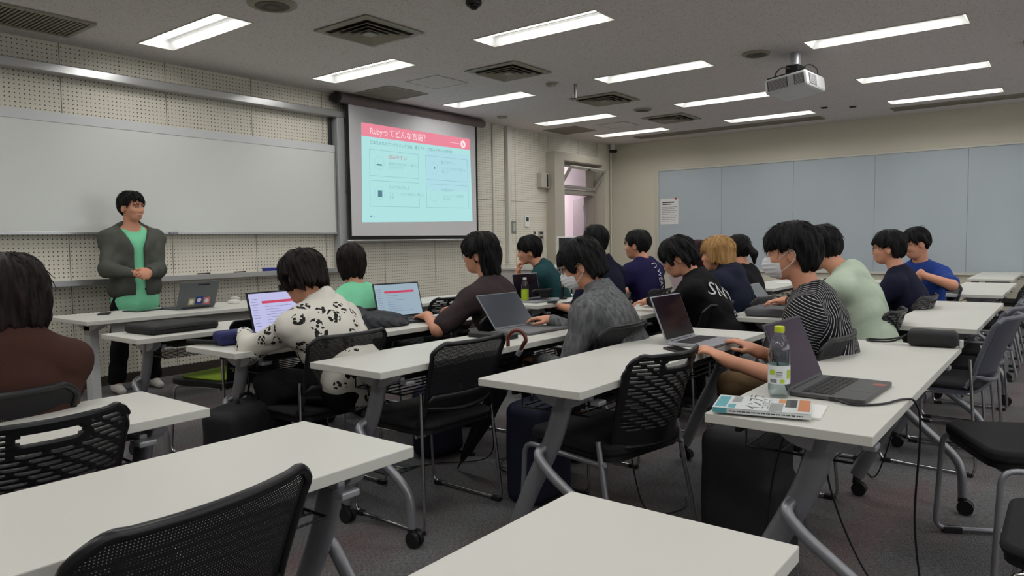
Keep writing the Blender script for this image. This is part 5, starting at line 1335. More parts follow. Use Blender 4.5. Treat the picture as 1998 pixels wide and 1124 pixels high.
    person('person with a dark ponytail mostly hidden behind the blond person', (6.18, 2.32, 1.12), by=0, hy=-14, hp=0, top=C_dark, hm=H_black, hair=dict(side=-0.05, back=-0.09, pony=True, ear=False), h=0.009, seed=27, hipback=0.1)
    # striped, mask
    person('person in a white-striped black shirt with a white face mask, hands on the desk', (3.31, 1.0, 1.15), by=8, hy=12, hp=6, top=C_stripe, hm=H_black, extras=('mask',), bottom=C_trk,
        hair=dict(sx=1.08, sy=1.10, sz=1.10, front=0.022, side=0.012, back=-0.092, flare=0.62, jit=0.008, amp=0.0038, ear=True, tufts=80), hl=(2.95, 1.15, 0.70), hrt=(3.28, 1.14, 0.70), hl_f=(-0.10, 0.8, 0.42), hr_f=(-0.15, 0.8, 0.42), hl_p=(0.10, 0.45, -0.9), hr_p=(0, 0.45, -0.9),
        curl=0.30, lean=0.09, hipback=0.10, h=0.0052, bulk=1.06, shw=0.185, seed=29, el_l=(-0.1, -0.6, -1.2), el_r=(0.3, -0.6, -1.2), skin=M_skin, hem=0.46)
    person('person in a pale green T-shirt leaning forward behind the striped shirt', (4.32, 1.14, 1.15), by=2, hy=-8, hp=14, top=C_green, hm=H_black, extras=('watch_l',),
        hair=dict(sx=1.02, front=0.04, side=-0.005, back=-0.070, sz=1.05), hl=(4.62, 1.52, 0.785), hrt=(4.85, 1.5, 0.775), hl_f=(-0.3, 1, 0), lean=0.15, hipback=0.14, h=0.007, bulk=1.15, shw=0.195, drop=0.185, seed=31, hem=0.45, el_l=(-0.6, -0.3, -0.8))
    person('person with glasses in a navy T-shirt, in profile at the right', (6.0, 1.10, 1.125), by=4, hy=6, hp=2, top=C_navy, hm=H_black, extras=('glasses',),
        hair=dict(sx=1.10, sy=1.06, sz=1.10, front=0.03, side=-0.0, back=-0.085, amp=0.005), hl=(5.72, 1.42, 0.765), hrt=(6.2, 1.42, 0.765), hipback=0.16, h=0.008, seed=33, bulk=1.1, shw=0.19, el_l=(-0.5, -0.2, -1))
    person('person in a royal blue T-shirt and grey trousers looking down at the right', (6.80, 1.04, 1.15), by=72, hy=36, hp=18, top=C_blue, bottom=C_grey, hm=H_black,
        hair=dict(front=0.040, side=0.0, back=-0.06, sz=1.06, amp=0.0045), hl=(6.60, 0.97, 0.905), hrt=(6.50, 1.22, 0.62), hl_f=(-0.1, 0.35, -0.85), hl_p=(0.9, 0.2, 0), curl=0.6, lean=0.08, hipback=0.10, h=0.007, seed=35, bulk=1.05, el_l=(-0.9, -0.6, -0.3))
build_people()

# ------------------------------------------------------------------ laptops
def laptop(label, x, y, rz, w=0.33, d=0.225, ang=110, base=M_dgrey, deck=None, screen=None, lit=None, z=TZ, stickers=False, keys=True):
    """x, y: middle of the hinge; the user sits at -y"""
    t = thing('laptop', label, 'laptop', (x, y, z), math.radians(rz))
    b = MB().prism(rounded_rect(w, d, 0.012, 4, 0, -d/2), 0.002, 0.015).build('base', base, t, smooth='auto', bevel=0.002)
    if keys:
        k = MB(); kw = w*0.88; n = 14
        for j in range(5):
            for i in range(n):
                if j == 4 and 4 <= i <= 8:
                    if i == 4: k.box((-kw/2+kw/n*4+0.001, -0.035-0.0185*j-0.016, 0.0152), (-kw/2+kw/n*9-0.001, -0.035-0.0185*j, 0.0166))
                    continue
                k.box((-kw/2+kw/n*i+0.001, -0.035-0.0185*j-0.0165, 0.0152), (-kw/2+kw/n*(i+1)-0.001, -0.035-0.0185*j, 0.0166))
        k.build('keyboard', M_black, t)
        MB().box((-0.055, -d+0.015, 0.0150), (0.055, -d+0.075, 0.0155)).build('touchpad', deck or M_dgrey, t)
    a = math.radians(ang); M = T(0, 0, 0.013) @ RX(math.pi/2-(math.pi-a) if False else -(math.radians(ang)-math.pi/2))
    M = T(0, 0.0, 0.013) @ Matrix.Rotation(-(a-math.pi/2), 4, 'X')
    lh = d*0.985
    lid = MB().box((-w/2, -0.0035, 0.0), (w/2, 0.0035, lh), M).build('lid', base, t, bevel=0.0025)
    MB().box((-w/2+0.006, -0.0048, 0.012), (w/2-0.006, -0.0037, lh-0.006), M).build('screen', screen or M_screenlcd, t)
    MB().cyl((-w*0.35, 0, 0.012), (w*0.35, 0, 0.012), 0.006).build('hinge', M_black, t, smooth='auto')
    if lit:
        def q(u0, u1, v0, v1, m, dy=-0.0052): return MB().add([M @ Vector(p) for p in ((-w/2+0.009+(w-0.018)*u0, dy, 0.016+(lh-0.026)*v0), (-w/2+0.009+(w-0.018)*u1, dy, 0.016+(lh-0.026)*v0), (-w/2+0.009+(w-0.018)*u1, dy, 0.016+(lh-0.026)*v1), (-w/2+0.009+(w-0.018)*u0, dy, 0.016+(lh-0.026)*v1))], [(0, 1, 2, 3)])
        bg, bar, ln = lit
        s = q(0, 1, 0, 1, 0).build('display_picture', bg, t)
        q(0.20, 0.88, 0.72, 0.79, 0, -0.0056).build('display_banner', bar, s)
        tx = MB()
        rg = random.Random(int(x*100))
        for j in range(11):
            tx.add(*[(lambda mb: (mb.v, mb.f))(q(0.03, 0.10+rg.random()*0.05, 0.84-0.07*j, 0.852-0.07*j, 0, -0.0055))][0])
            if j > 2: tx.add(*[(lambda mb: (mb.v, mb.f))(q(0.24, 0.35+rg.random()*0.5, 0.84-0.07*j, 0.85-0.07*j, 0, -0.0055))][0])
        tx.build('display_lines', ln, s)
    if stickers:
        cols = [((206, 120, 130), -0.11, 0.02, 0.055, 0.06), ((40, 60, 140), -0.045, 0.03, 0.06, 0.06), ((180, 170, 120), 0.02, 0.022, 0.055, 0.055)]
        for i, (c, sx, sz, sw, shh) in enumerate(cols):
            MB().box((sx, 0.0036, sz), (sx+sw, 0.0042, sz+shh), M).build('sticker', mat('sticker_%d' % i, c, 0.5), t)
            MB().cyl(M @ Vector((sx+sw/2, 0.0042, sz+shh/2)), M @ Vector((sx+sw/2, 0.0047, sz+shh/2)), 0.018).build('sticker_emblem', mat('sticker_white', (225, 225, 225), 0.5), t)
        MB().box((-0.08, 0.0036, lh-0.03), (0.02, 0.0044, lh-0.018), M).build('camera_shutter', M_black, t)
    return t
ml_bg = mat('display_lavender', (10, 10, 10), 0.3, emit=(186, 186, 226), estr=1.0); ml_bg2 = mat('display_blue_grey', (10, 10, 10), 0.3, emit=(156, 178, 192), estr=0.9)
ml_bar = mat('display_red_bar', (10, 10, 10), 0.3, emit=(206, 62, 96), estr=0.9); ml_ln = mat('display_text', (10, 10, 10), 0.3, emit=(118, 120, 160), estr=0.9)
M_alusil = mat('silver_laptop', (168, 170, 178), 0.35, 0.5); M_gun = mat('gunmetal', (84, 84, 86), 0.4, 0.4); M_offs = mat('off_display_blue', (58, 64, 72), 0.22, spec=0.5)
M_purp = mat('dark_purple_display', (30, 18, 38), 0.12, spec=0.22, emit=(46, 34, 56), estr=0.5)
laptop('dark grey laptop with a red logo sticker beside the water bottle, in the right foreground', 2.47, 0.69, -2, w=0.345, d=0.225, ang=112, base=M_gun, deck=M_gun, screen=M_purp)
laptop('silver laptop showing a nearly black screen, in front of the striped shirt', 3.24, 1.49, 0, w=0.32, d=0.23, ang=112, base=M_alusil, deck=M_alusil, screen=mat('near_black_display', (16, 12, 15), 0.12, spec=0.2, emit=(30, 18, 25), estr=0.5))
laptop('silver laptop with a switched-off grey screen, beside the umbrella handle', 3.20, 2.47, -2, w=0.35, d=0.235, ang=128, base=mat('grey_laptop', (120, 122, 126), 0.4, 0.3), deck=M_alusil, screen=M_offs, keys=False)
laptop('large black laptop with a bright lavender page', 2.36, 3.44, 3, w=0.40, d=0.24, ang=106, base=M_black, lit=(ml_bg, ml_bar, ml_ln))
laptop('dark laptop with a lit page and red banner, under a hand', 3.22, 3.42, -10, w=0.35, d=0.235, ang=106, base=M_dgrey, lit=(ml_bg2, ml_bar, ml_ln))
laptop('grey laptop with stickers on its lid, facing the presenter', 2.93, 5.45, 184, w=0.33, d=0.22, ang=112, base=mat('lid_grey', (98, 102, 104), 0.45, 0.2), stickers=True)
laptop('silver-edged laptop with a dark screen in front of the teal shirt', 4.78, 3.56, -4, w=0.32, d=0.22, ang=100, base=M_alusil, screen=mat('dark_wine_display', (22, 14, 26), 0.15))
laptop('small grey laptop beyond the grey bag, beside the hand with a watch', 5.22, 1.72, 4, w=0.28, d=0.19, ang=128, base=M_alusil, screen=mat('grey_display', (112, 118, 120), 0.3), keys=False)
laptop('dark laptop glimpsed behind the shoulder of the denim jacket', 5.98, 3.60, 0, w=0.32, d=0.22, ang=105, base=M_alusil)
laptop('laptop with a pinkish grey page beyond the printed black shirt', 5.52, 2.50, 0, w=0.30, d=0.21, ang=112, base=M_alusil, screen=mat('pinkish_display', (130, 112, 118), 0.3, emit=(70, 58, 62), estr=0.6))
laptop('small far grey laptop between the pale green and navy T-shirts', 8.05, 1.70, 0, w=0.28, d=0.19, ang=120, base=M_alusil, screen=mat('grey_display2', (92, 96, 98), 0.3))
laptop('dark laptop beyond the floral shirt with only its upper edge showing', 3.05, 4.22, 4, w=0.34, d=0.22, ang=104, base=M_dgrey)
# ------------------------------------------------------------------ right foreground desk
def bottle(label, x, y, h, r, cap, liquid, lab, z=TZ, level=0.55, bands=None):
    t = thing('drink_bottle', label, 'bottle', (x, y, z))
    pet = thin_clear('clear_plastic_bottle')
    prof = [(0.0001, 0.004), (r*0.55, 0.003), (r*0.85, 0.001), (r, 0.012)]
    for i in range(9): prof += [(r*(0.985 if i % 2 else 1.0), 0.012+h*0.62*(i+1)/9)]
    prof += [(r*0.93, h*0.72), (r*0.72, h*0.81), (r*0.45, h*0.885), (r*0.40, h*0.91), (r*0.40, h*0.935)]
    inner = [(max(a-0.0012, 0.0001), b_+0.001) for a, b_ in prof]
    MB().lathe(prof+inner[::-1][:-1], n=32).build('bottle_body', pet, t, smooth='auto')
    lv = [(a*0.965 if a > 0.001 else a, b_+0.002) for a, b_ in prof if b_ < h*level]
    if liquid: MB().lathe(lv+[(lv[-1][0], h*level), (0.0001, h*level)], n=32).build('liquid', liquid, t, smooth='auto')
    MB().lathe([(r*0.46, h*0.915), (r*0.47, h*0.92), (r*0.47, h*0.995), (r*0.42, h), (0.0001, h)], n=28).build('cap', cap, t, smooth='auto')
    if lab:
        lb = MB(); n = 40; z0, z1 = h*0.20, h*0.46
        lb.v = [((r+0.0008)*math.cos(2*PI*i/n), (r+0.0008)*math.sin(2*PI*i/n), zz) for zz in (z0, z1) for i in range(n)]
        lb.f = [(i, (i+1) % n, n+(i+1) % n, n+i) for i in range(n)]
        l = lb.build('label_film', lab, t, smooth=True)
        if bands:
            for k, (a0, a1, b0, b1) in enumerate(bands):
                m2 = MB(); nn = 8
                m2.v = [((r+0.0013)*math.cos(a0+(a1-a0)*i/nn), (r+0.0013)*math.sin(a0+(a1-a0)*i/nn), zz) for zz in (h*b0, h*b1) for i in range(nn+1)]
                m2.f = [(i, i+1, nn+2+i, nn+1+i) for i in range(nn)]
                m2.build('label_mark', MATS['lime'] if k % 3 == 0 else MATS['label_grey'], l, smooth=True)
    return t
mat('lime', (168, 196, 48), 0.5); mat('label_grey', (120, 124, 124), 0.6)
A0 = math.atan2(-0.71, -2.27)
bottle('clear water bottle with a lime green cap on the right foreground desk', 2.27, 0.715, 0.222, 0.0325, mat('lime_cap', (190, 204, 40), 0.45), thin_clear('water', (240, 246, 246), 1.33), mat('label_white', (214, 220, 220), 0.6), level=0.66,
    bands=[(A0-0.9, A0-0.4, 0.33, 0.40), (A0-0.85, A0-0.2, 0.22, 0.27), (A0-0.3, A0+0.3, 0.36, 0.375), (A0+0.1, A0+0.5, 0.215, 0.27), (A0-0.3, A0+0.3, 0.33, 0.34), (A0-0.3, A0+0.3, 0.30, 0.31), (A0+0.75, A0+1.2, 0.28, 0.40)])
bottle('green tea bottle with a white cap on the desk before the teal shirt', 4.66, 3.50, 0.20, 0.032, M_white_pl, mat('green_tea', (176, 200, 50), 0.3), None, level=0.52)
# magazine
t = thing('magazine', 'glossy magazine with a teal and grey cover lying beside the water bottle', 'magazine', (2.05, 0.69, TZ), math.radians(14))
mg = MB().box((-0.085, -0.128, 0.0), (0.085, 0.128, 0.014)).build('pages', M_paper, t)
MB().box((-0.0865, -0.13, 0.014), (0.0865, 0.13, 0.0148)).box((-0.0865, -0.13, 0.0), (-0.0855, 0.13, 0.0148)).build('cover', mat('cover_white', (216, 220, 220), 0.25), t)
def patch(parent, x0, x1, y0, y1, z, m, name='cover_print'): return MB().box((x0, y0, z), (x1, y1, z+0.0004)).build(name, m, parent)
cv = mat('cover_teal', (92, 168, 178), 0.3); cg = mat('cover_grey', (150, 154, 152), 0.3); co = mat('cover_orange', (206, 138, 96), 0.3); cb = mat('cover_ink', (70, 72, 74), 0.3)
for a in ((-0.07, 0.07, 0.095, 0.125, cv), (-0.075, -0.03, 0.07, 0.09, cv), (0.0, 0.075, 0.06, 0.085, cg), (-0.08, 0.02, -0.055, -0.02, cg), (-0.02, 0.08, -0.09, -0.06, cb), (-0.06, 0.085, -0.125, -0.095, co), (0.03, 0.08, -0.06, -0.04, co)): patch(t, a[0], a[1], a[2], a[3], 0.0148, a[4])
text('インフラ', 0.05, T(-0.078, 0.005, 0.0153) @ RZ(0), cb, t, 'cover_title'); text('エンジニア', 0.026, T(-0.06, -0.018, 0.0153), cb, t, 'cover_title')
sp = MB()
for i in range(30): sp.box((-0.0869, -0.11+0.0065*i, 0.0055), (-0.0864, -0.1065+0.0065*i+0.002*(i % 2), 0.0085))
sp.build('spine_print', cb, t)
MB().box((-0.0870, 0.09, 0.001), (-0.0866, 0.128, 0.0146)).build('spine_band', cv, t)
t = thing('magazine', 'second white magazine under the glossy one on the right foreground desk', 'magazine', (2.10, 0.665, TZ-0.0001), math.radians(8)); t.location.z = TZ
# keep the lower one slightly inside the upper one's outline, upper one rests on it
MB().box((-0.085, -0.125, 0.0), (0.085, 0.125, 0.006)).build('pages', M_paper, t); 
for o in bpy.data.objects:
    if o.name == 'magazine': o.location.z = TZ+0.0065
# red sticker on the laptop palm rest
lp = [o for o in bpy.data.objects if o.name == 'laptop'][0]
MB().lathe([(0.022, 0.0152), (0.022, 0.0156), (0.0001, 0.0156)], (0.09, -0.205, 0)).build('round_sticker', mat('sticker_red', (150, 92, 84), 0.5), lp)
# pouch with a wrist strap
t = thing('black_pouch', 'black zip pouch with a wrist strap on the far end of the right foreground desk', 'pouch', (3.68, 0.485, TZ), math.radians(6))
sd = Sdf(); sd.box((0, 0, 0.038), (0.042, 0.098, 0.036), 0.022); sd.post = lambda p, d: d+folds(p, 0.0015, 2)
sdf_obj('pouch_body', sd, mat('pouch_leather', (30, 30, 32), 0.6, bump=(200, 0.2)), t, 0.0045)
MB().tube(catmull([(0, 0.095, 0.05), (-0.01, 0.16, 0.015), (0.03, 0.25, 0.006), (0.10, 0.27, 0.006), (0.09, 0.20, 0.008), (0.03, 0.13, 0.03), (0.0, 0.095, 0.05)], 6), 0.0045, 8).build('wrist_strap', M_black, t, smooth=True)
MB().box((-0.008, -0.118, 0.0), (0.012, -0.100, 0.036)).build('zip_pull', M_white_pl, t, bevel=0.004)
# phone on desk C
def phone(label, x, y, rz, z=TZ, c=M_screenlcd):
    t = thing('smartphone', label, 'phone', (x, y, z), math.radians(rz))
    MB().prism(rounded_rect(0.074, 0.152, 0.010, 4), 0.0, 0.009).build('phone_body', M_dgrey, t, smooth='auto', bevel=0.0015)
    MB().prism(rounded_rect(0.068, 0.146, 0.008, 4), 0.0091, 0.0096).build('phone_screen', c, t)
phone('black smartphone lying on the desk beside the silver laptop', 2.96, 1.375, -35)
phone('smartphone lying near the left end of the presenter\'s table', 2.32, 5.62, -30)
phone('dark smartphone near the edge of the desk with the tea bottle', 4.72, 3.27, -60)
phone('pale smartphone lying on top of the grey laptop bag', 4.83, 1.52, -70, z=TZ+0.053, c=mat('phone_glass_pale', (150, 152, 154), 0.2))
t = thing('tablet', 'dark tablet lying on the presenter\'s table in front of the presenter', 'tablet', (2.62, 5.66, TZ), 0.3)
MB().prism(rounded_rect(0.24, 0.17, 0.01, 4), 0, 0.008).build('tablet_body', M_dgrey, t, smooth='auto'); MB().prism(rounded_rect(0.225, 0.155, 0.006, 4), 0.0081, 0.0085).build('tablet_screen', M_screenlcd, t)
# flat laptop bag on the grey desk
def flat_bag(name, label, x, y, rz, w, d, h, m, z=TZ, strap=True):
    t = thing(name, label, 'bag', (x, y, z), math.radians(rz))
    sd = Sdf(); sd.box((0, 0, h/2), (w/2, d/2, h/2), h*0.42); sd.post = lambda p, q: np.maximum(q+folds(p, 0.002, 3), 0.0005-p[:, 2])
    sdf_obj('bag_body', sd, m, t, 0.007)
    MB().tube([(-w/2+0.02, -d/2-0.001, h*0.62), (w/2-0.02, -d/2-0.001, h*0.62)], 0.003, 6).build('zip', M_black, t, smooth=True)
    if strap: MB().tube(catmull([(-0.06, -d/2, h*0.5), (-0.05, -d/2-0.012, h*0.7), (0.05, -d/2-0.012, h*0.7), (0.06, -d/2, h*0.5)], 5), 0.005, 6).build('handle', m, t, smooth=True)
    return t
flat_bag('laptop_bag', 'grey flat laptop bag on the desk in front of the pale green T-shirt', 4.70, 1.50, 4, 0.40, 0.30, 0.052, mat('bag_grey', (84, 84, 88), 0.7, bump=(200, 0.3)))
flat_bag('laptop_bag', 'flat black laptop bag on the left end of the desk before the presenter', 2.10, 4.18, 4, 0.42, 0.30, 0.050, mat('bag_black', (24, 24, 26), 0.7, bump=(200, 0.3)))
# blue pouch with strap
t = thing('blue_pouch', 'dark blue zip pouch on the left end of the desk with the large laptop', 'pouch', (1.98, 3.32, TZ), math.radians(-8))
sd = Sdf(); sd.box((0, 0, 0.036), (0.095, 0.055, 0.034), 0.022); sd.post = lambda p, d: d+folds(p, 0.0015, 2)
sdf_obj('pouch_body', sd, mat('pouch_blue', (34, 40, 92), 0.75, bump=(200, 0.2)), t, 0.0055)
MB().tube([(-0.09, -0.057, 0.042), (0.09, -0.057, 0.042)], 0.003, 6).build('zip', mat('zip_blue', (20, 24, 60), 0.5), t)
t = thing('folding_umbrella', 'slim black folded umbrella lying beside the dark blue pouch', 'umbrella', (1.86, 3.42, TZ), math.radians(20))
MB().tube([(0, -0.10, 0.016), (0, 0.08, 0.016)], [0.011, 0.015], 12).build('canopy', M_blackm, t, smooth='auto'); MB().cyl((0, -0.14, 0.016), (0, -0.10, 0.016), 0.009).build('handle', M_black, t, smooth='auto')
# crumpled grey jacket
t = thing('folded_jacket', 'crumpled dark grey jacket on the desk between the floral shirt and the laptop', 'jacket', (2.82, 3.26, TZ), math.radians(-6))
sd = Sdf(); sd.ell((0, 0.02, 0.035), (0.19, 0.12, 0.055), k=0.03); sd.ell((-0.11, 0.0, 0.065), (0.08, 0.08, 0.065), k=0.04); sd.ell((0.12, -0.02, 0.02), (0.13, 0.09, 0.04), k=0.04)
def jf(p, d):
    u = p[:, 0]*85+9*np.sin(p[:, 1]*22)+6*np.sin(p[:, 2]*30); return np.maximum(d+0.006*np.sin(u)+0.004*np.sin(p[:, 2]*95+p[:, 0]*24), 0.001-p[:, 2])
sd.post = jf; sdf_obj('jacket_fabric', sd, mat('jacket_grey', (58, 60, 64), 0.9, bump=(180, 0.4)), t, 0.0055)
# long black case on desk B
t = MB().box((-0.045, -0.13, 0), (0.045, 0.13, 0.022)).build('pen_case', mat('case_dark', (30, 31, 32), 0.6), bevel=0.004, loc=(2.86, 2.36, TZ)); tag(t, 'flat black case lying on the desk left of the umbrella handle', 'case'); t.rotation_euler.z = 0.05
# umbrella hooked beside the desk
t = thing('umbrella', 'long black umbrella with a curved wooden handle leaning on the desk edge', 'umbrella', (2.79, 2.56, 0))
tip = Vector((0, 0, 0.01)); top = Vector((-0.115, -0.51, 0.69)); ax_ = (top-tip).normalized()
MB().tube([tip, tip+ax_*0.07], [0.004, 0.006], 8).build('ferrule', M_black, t, smooth='auto')
cn = MB(); n = 16; rings = [(0.07, 0.009), (0.18, 0.022), (0.40, 0.035), (0.60, 0.034), (0.70, 0.022), (0.74, 0.014)]
sx_ = ax_.cross(Vector((0, 0, 1))).normalized(); sy_ = ax_.cross(sx_)
for d_, r_ in rings:
    for k in range(n*2):
        a = PI*k/n+d_*2.0; rr = r_*(1.0 if k % 4 else 1.35); cn.v.append(tip+ax_*d_+(sx_*math.cos(a)+sy_*math.sin(a))*rr)
m_ = n*2
cn.f = [(i*m_+k, i*m_+(k+1) % m_, (i+1)*m_+(k+1) % m_, (i+1)*m_+k) for i in range(len(rings)-1) for k in range(m_)]
cn.build('canopy', mat('umbrella_cloth', (28, 30, 38), 0.6), t, smooth='auto')
MB().cyl(tip+ax_*0.74, top, 0.007).build('shaft', M_black, t, smooth='auto')
MB().cyl(top-ax_*0.01, top+ax_*0.022, 0.013).build('collar', M_silver_lt, t, smooth='auto')
side = Vector((-0.62, 0.78, 0)); hk = [top+ax_*0.02, top+ax_*0.07]
cen = top+ax_*0.085+side*0.042
for k in range(0, 11): a = math.radians(0+20*k-10); hk.append(cen-side*0.042*math.cos(a)+Vector((0, 0, 1))*0.046*math.sin(a))
hk.append(hk[-1]+Vector((0, 0, -0.02)))
MB().tube(catmull(hk, 3), 0.0095, 12).build('handle', mat('umbrella_wood', (96, 40, 28), 0.3, var=(30, 0.2), coat=0.5), t, smooth=True)
# bags on the floor
def soft_box(name, label, cat, x, y, rz, b, m, fold=0.004, rr=0.05, details=True):
    t = thing(name, label, cat, (x, y, 0), math.radians(rz))
    sd = Sdf(); sd.box((0, 0, b[2]), b, rr); sd.box((0, -b[1]*0.95, b[2]*0.75), (b[0]*0.8, b[1]*0.3, b[2]*0.6), rr*0.6, k=0.03)
    sd.post = lambda p, d: np.maximum(d+folds(p, fold, 4, 0.6), 0.002-p[:, 2]); sdf_obj('bag_body', sd, m, t, 0.009)
    MB().tube(catmull([(-0.05, 0, b[2]*2-0.01), (-0.04, 0, b[2]*2+0.035), (0.04, 0, b[2]*2+0.035), (0.05, 0, b[2]*2-0.01)], 5), 0.008, 8).build('carry_handle', M_black, t, smooth=True)
    if details:
        MB().tube([(-b[0]*0.7, -b[1]*1.22, b[2]*1.25), (b[0]*0.7, -b[1]*1.22, b[2]*1.25)], 0.004, 6).build('zip', M_dgrey, t)
        for sx in (-0.5, 0.4): MB().box((b[0]*sx-0.006, -b[1]*1.27, b[2]*1.25-0.035), (b[0]*sx+0.006, -b[1]*1.22, b[2]*1.25)).build('zip_pull', M_silver, t)
    return t
soft_box('backpack', 'navy backpack standing on the floor behind the front desk leg, left of centre', 'bag', 2.72, 1.98, 6, (0.145, 0.10, 0.235), mat('navy_nylon', (22, 24, 48), 0.75, bump=(200, 0.3)))
soft_box('backpack', 'tall black backpack under the right foreground desk', 'bag', 2.60, 0.93, -8, (0.15, 0.12, 0.265), mat('black_nylon', (22, 22, 26), 0.75, bump=(200, 0.3)))
soft_box('backpack', 'black bag with metal zip pulls on the floor left of the floral shirt', 'bag', 1.86, 3.05, 20, (0.20, 0.10, 0.24), MATS['black_nylon'])
soft_box('tote_bag', 'dark navy bag on the floor beyond the empty mesh chair', 'bag', 2.95, 2.86, 0, (0.13, 0.09, 0.2), MATS['navy_nylon'], details=False)
# portable fan, tumbler and papers
t = thing('portable_fan', 'small black portable fan standing on the desk behind the face mask', 'fan', (5.06, 3.40, TZ), math.radians(25))
MB().lathe([(0.035, 0), (0.035, 0.012), (0.012, 0.02), (0.012, 0.10), (0.0001, 0.10)]).build('stand', M_black, t, smooth='auto')
cg_ = MB(); 
for rr in (0.05, 0.036, 0.02):
    for yy in (-0.014, 0.014): cg_.tube([(rr*math.cos(2*PI*i/24), yy, 0.145+rr*math.sin(2*PI*i/24)) for i in range(24)], 0.0018, 5, closed=True, up=(0, 1, 0))
for i in range(12): cg_.tube([(0.05*math.cos(PI*i/6), -0.014, 0.145+0.05*math.sin(PI*i/6)), (0.010*math.cos(PI*i/6), -0.017, 0.145+0.010*math.sin(PI*i/6))], 0.0014, 4)
cg_.build('guard', M_dgrey, t, smooth='auto')
fb = MB()
for i in range(5):
    M = T(0, 0, 0.145) @ RY(2*PI*i/5) @ RX(0.4) ; fb.add([M @ Vector(p) for p in ((0.006, 0, -0.006), (0.042, 0, -0.018), (0.044, 0, 0.012), (0.006, 0, 0.006))], [(0, 1, 2, 3)])
fb.cyl((0, -0.01, 0.145), (0, 0.012, 0.145), 0.010).build('fan_blades', M_lgrey, t, solid=0.001)
t = thing('tumbler', 'matt grey tumbler standing beside the portable fan', 'tumbler', (5.12, 3.30, TZ))
MB().lathe([(0.028, 0), (0.034, 0.005), (0.038, 0.17), (0.036, 0.175), (0.034, 0.165), (0.0001, 0.16)]).build('cup_body', mat('tumbler_grey', (140, 142, 140), 0.5), t, smooth='auto'); MB().lathe([(0.037, 0.172), (0.037, 0.184), (0.0001, 0.186)]).build('lid', M_white_pl, t, smooth='auto')
for x, y, l in ((8.0, 2.42, 'white sheets of paper on the desk seen beyond the face mask'), (5.0, 3.55, 'open notebook beside the dark laptop of the desk with the fan')):
    t = thing('paper_stack', l, 'paper', (x, y, TZ), 0.2)
    for k in range(3): MB().box((-0.10+0.01*k, -0.14, 0.002*k), (0.11, 0.14-0.008*k, 0.002*k+0.0015)).build('sheet', M_paper, t)
# things on the presenter's table
t = thing('power_adapter', 'white power adapter with a coiled cable, right of the stickered laptop', 'adapter', (3.36, 5.62, TZ), 0.3)
MB().box((-0.035, -0.035, 0), (0.035, 0.035, 0.028)).build('adapter_body', M_white_pl, t, bevel=0.006)
MB().tube([(0.03+0.045*math.cos(i*0.4)+0.01, 0.02+0.03*math.sin(i*0.4), 0.004+0.0012*i) for i in range(44)], 0.003, 6).build('cable', M_white_pl, t, smooth=True)
t = thing('hub_adapter', 'slim black hub with a drooping cable at the right of the presenter\'s tables', 'adapter', (3.86, 5.5, TZ), 0.1)
MB().box((-0.08, -0.02, 0), (0.08, 0.02, 0.014)).build('hub_body', M_black, t, bevel=0.003)
MB().tube(catmull([(0.05, -0.02, 0.007), (0.06, -0.10, 0.008), (0.06, -0.28, 0.005), (0.07, -0.30, -0.10), (0.05, -0.29, -0.3)], 6), 0.004, 6).build('cable', M_black, t, smooth=True)
t = thing('storage_box', 'small black box in front of the mint T-shirt on the next desk', 'box', (3.52, 4.2, TZ)); MB().box((-0.12, -0.08, 0), (0.12, 0.08, 0.10)).build('box_body', M_black, t, bevel=0.01); MB().box((-0.05, -0.081, 0.04), (0.0, -0.08, 0.09)).build('label_film', M_white_pl, t)
# cables
def cable(label, pts, r=0.0035, k=8, m=None):
    mb = MB().tube(catmull(pts, k), r, 7); t = mb.build('power_cable', m or M_black, smooth=True); tag(t, label, 'cable'); return t
z0 = TZ+0.004
cable('black charging cable from the foreground laptop over the desk edge to the floor', [(2.30, 0.58, z0+0.006), (2.26, 0.50, z0), (2.32, 0.43, z0), (2.42, 0.392, z0), (2.46, 0.365, z0-0.015), (2.47, 0.352, 0.62), (2.47, 0.36, 0.30), (2.44, 0.30, 0.03), (2.38, 0.16, 0.005), (2.22, 0.0, 0.005)])
cable('black cable hanging under the right foreground desk down to the floor', [(2.42, 0.62, 0.66), (2.44, 0.60, 0.40), (2.46, 0.48, 0.12), (2.42, 0.30, 0.006), (2.30, 0.10, 0.006)])
cable('looped black cable by the leg of the right foreground desk', [(2.35, 0.70, 0.66), (2.42, 0.78, 0.40), (2.40, 0.80, 0.15), (2.32, 0.86, 0.02), (2.45, 0.95, 0.03), (2.55, 0.88, 0.05), (2.42, 0.78, 0.03), (2.30, 0.70, 0.008), (2.20, 0.62, 0.008)])
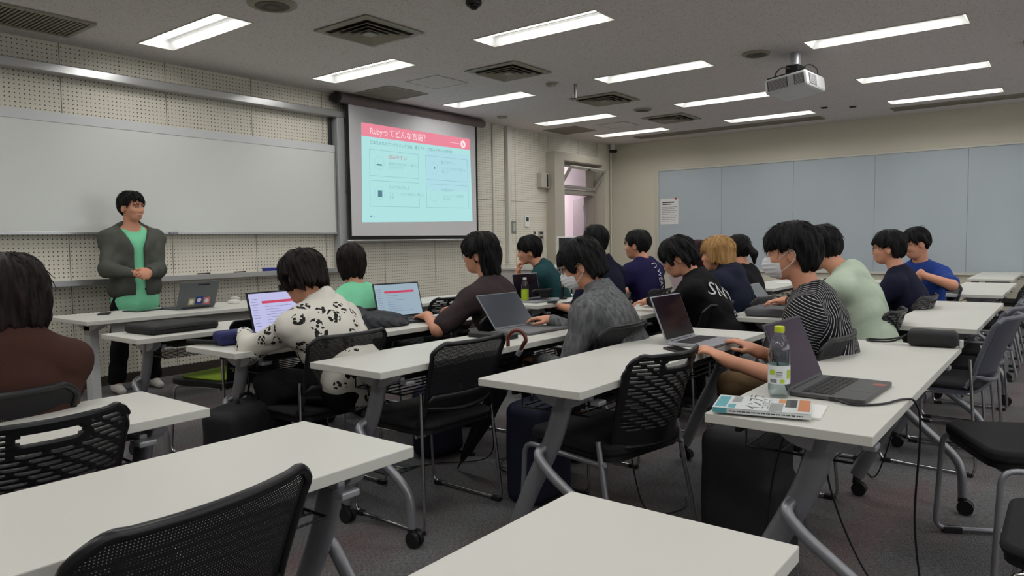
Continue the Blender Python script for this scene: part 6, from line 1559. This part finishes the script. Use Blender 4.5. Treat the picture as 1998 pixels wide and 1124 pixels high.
cable('thin dark cable hanging by the empty mesh chair to a floor outlet', [(2.85, 2.45, 0.60), (2.90, 2.42, 0.30), (2.98, 2.50, 0.04), (2.80, 2.72, 0.008), (2.62, 2.80, 0.008)])
cable('coiled black cable on the floor beside the umbrella tip', [(3.05, 2.30, 0.012), (3.15, 2.40, 0.010), (3.02, 2.47, 0.014), (2.92, 2.36, 0.02), (3.02, 2.24, 0.016), (3.14, 2.30, 0.02), (3.08, 2.44, 0.022), (2.95, 2.40, 0.008), (2.9, 2.3, 0.006)])
cable('black cable looping below the slotted chair in the centre', [(2.75, 1.55, 0.62), (2.78, 1.52, 0.30), (2.80, 1.45, 0.03), (2.95, 1.35, 0.008), (3.1, 1.4, 0.008)])
cable('cable drooping from the pouch end of the right foreground desk', [(3.66, 0.60, 0.64), (3.72, 0.62, 0.42), (3.80, 0.70, 0.12), (3.90, 0.76, 0.01), (4.05, 0.84, 0.006)])
for i, (l, dx) in enumerate((('black cable in the tangle on the floor left of the green seat, lowest strand', 0.0), ('black cable in the tangle on the floor left of the green seat, middle strand', 0.12), ('black cable arching over the tangle beside the green-seated chair', 0.22))):
    cable(l, [(2.05+dx, 3.30+dx, 0.58), (2.12+dx, 3.45, 0.30-0.05*i), (2.35+dx, 3.62, 0.08), (2.25+dx, 3.86+dx*0.5, 0.012+0.01*i), (2.0+dx, 3.72, 0.02+0.01*i), (2.2, 3.55+dx, 0.03+0.02*i), (2.6, 3.6+dx, 0.01+0.01*i)], r=0.006)
# floor outlets
for x, y, l in ((1.42, 1.42, 'flat metal floor outlet plate under the near left desks'), (2.60, 2.84, 'floor outlet plate beyond the empty mesh chair'), (2.12, 0.93, 'small floor outlet beside the right foreground desk leg')):
    t = thing('floor_outlet', l, 'floor outlet', (x, y, 0.0)); MB().box((-0.09, -0.07, 0.0), (0.09, 0.07, 0.006)).build('plate', M_dgrey, t, bevel=0.002)
    for k in (-1, 0, 1): MB().box((0.028*k-0.006, -0.03, 0.006), (0.028*k+0.006, 0.03, 0.009)).build('socket_insert', M_lgrey, t)
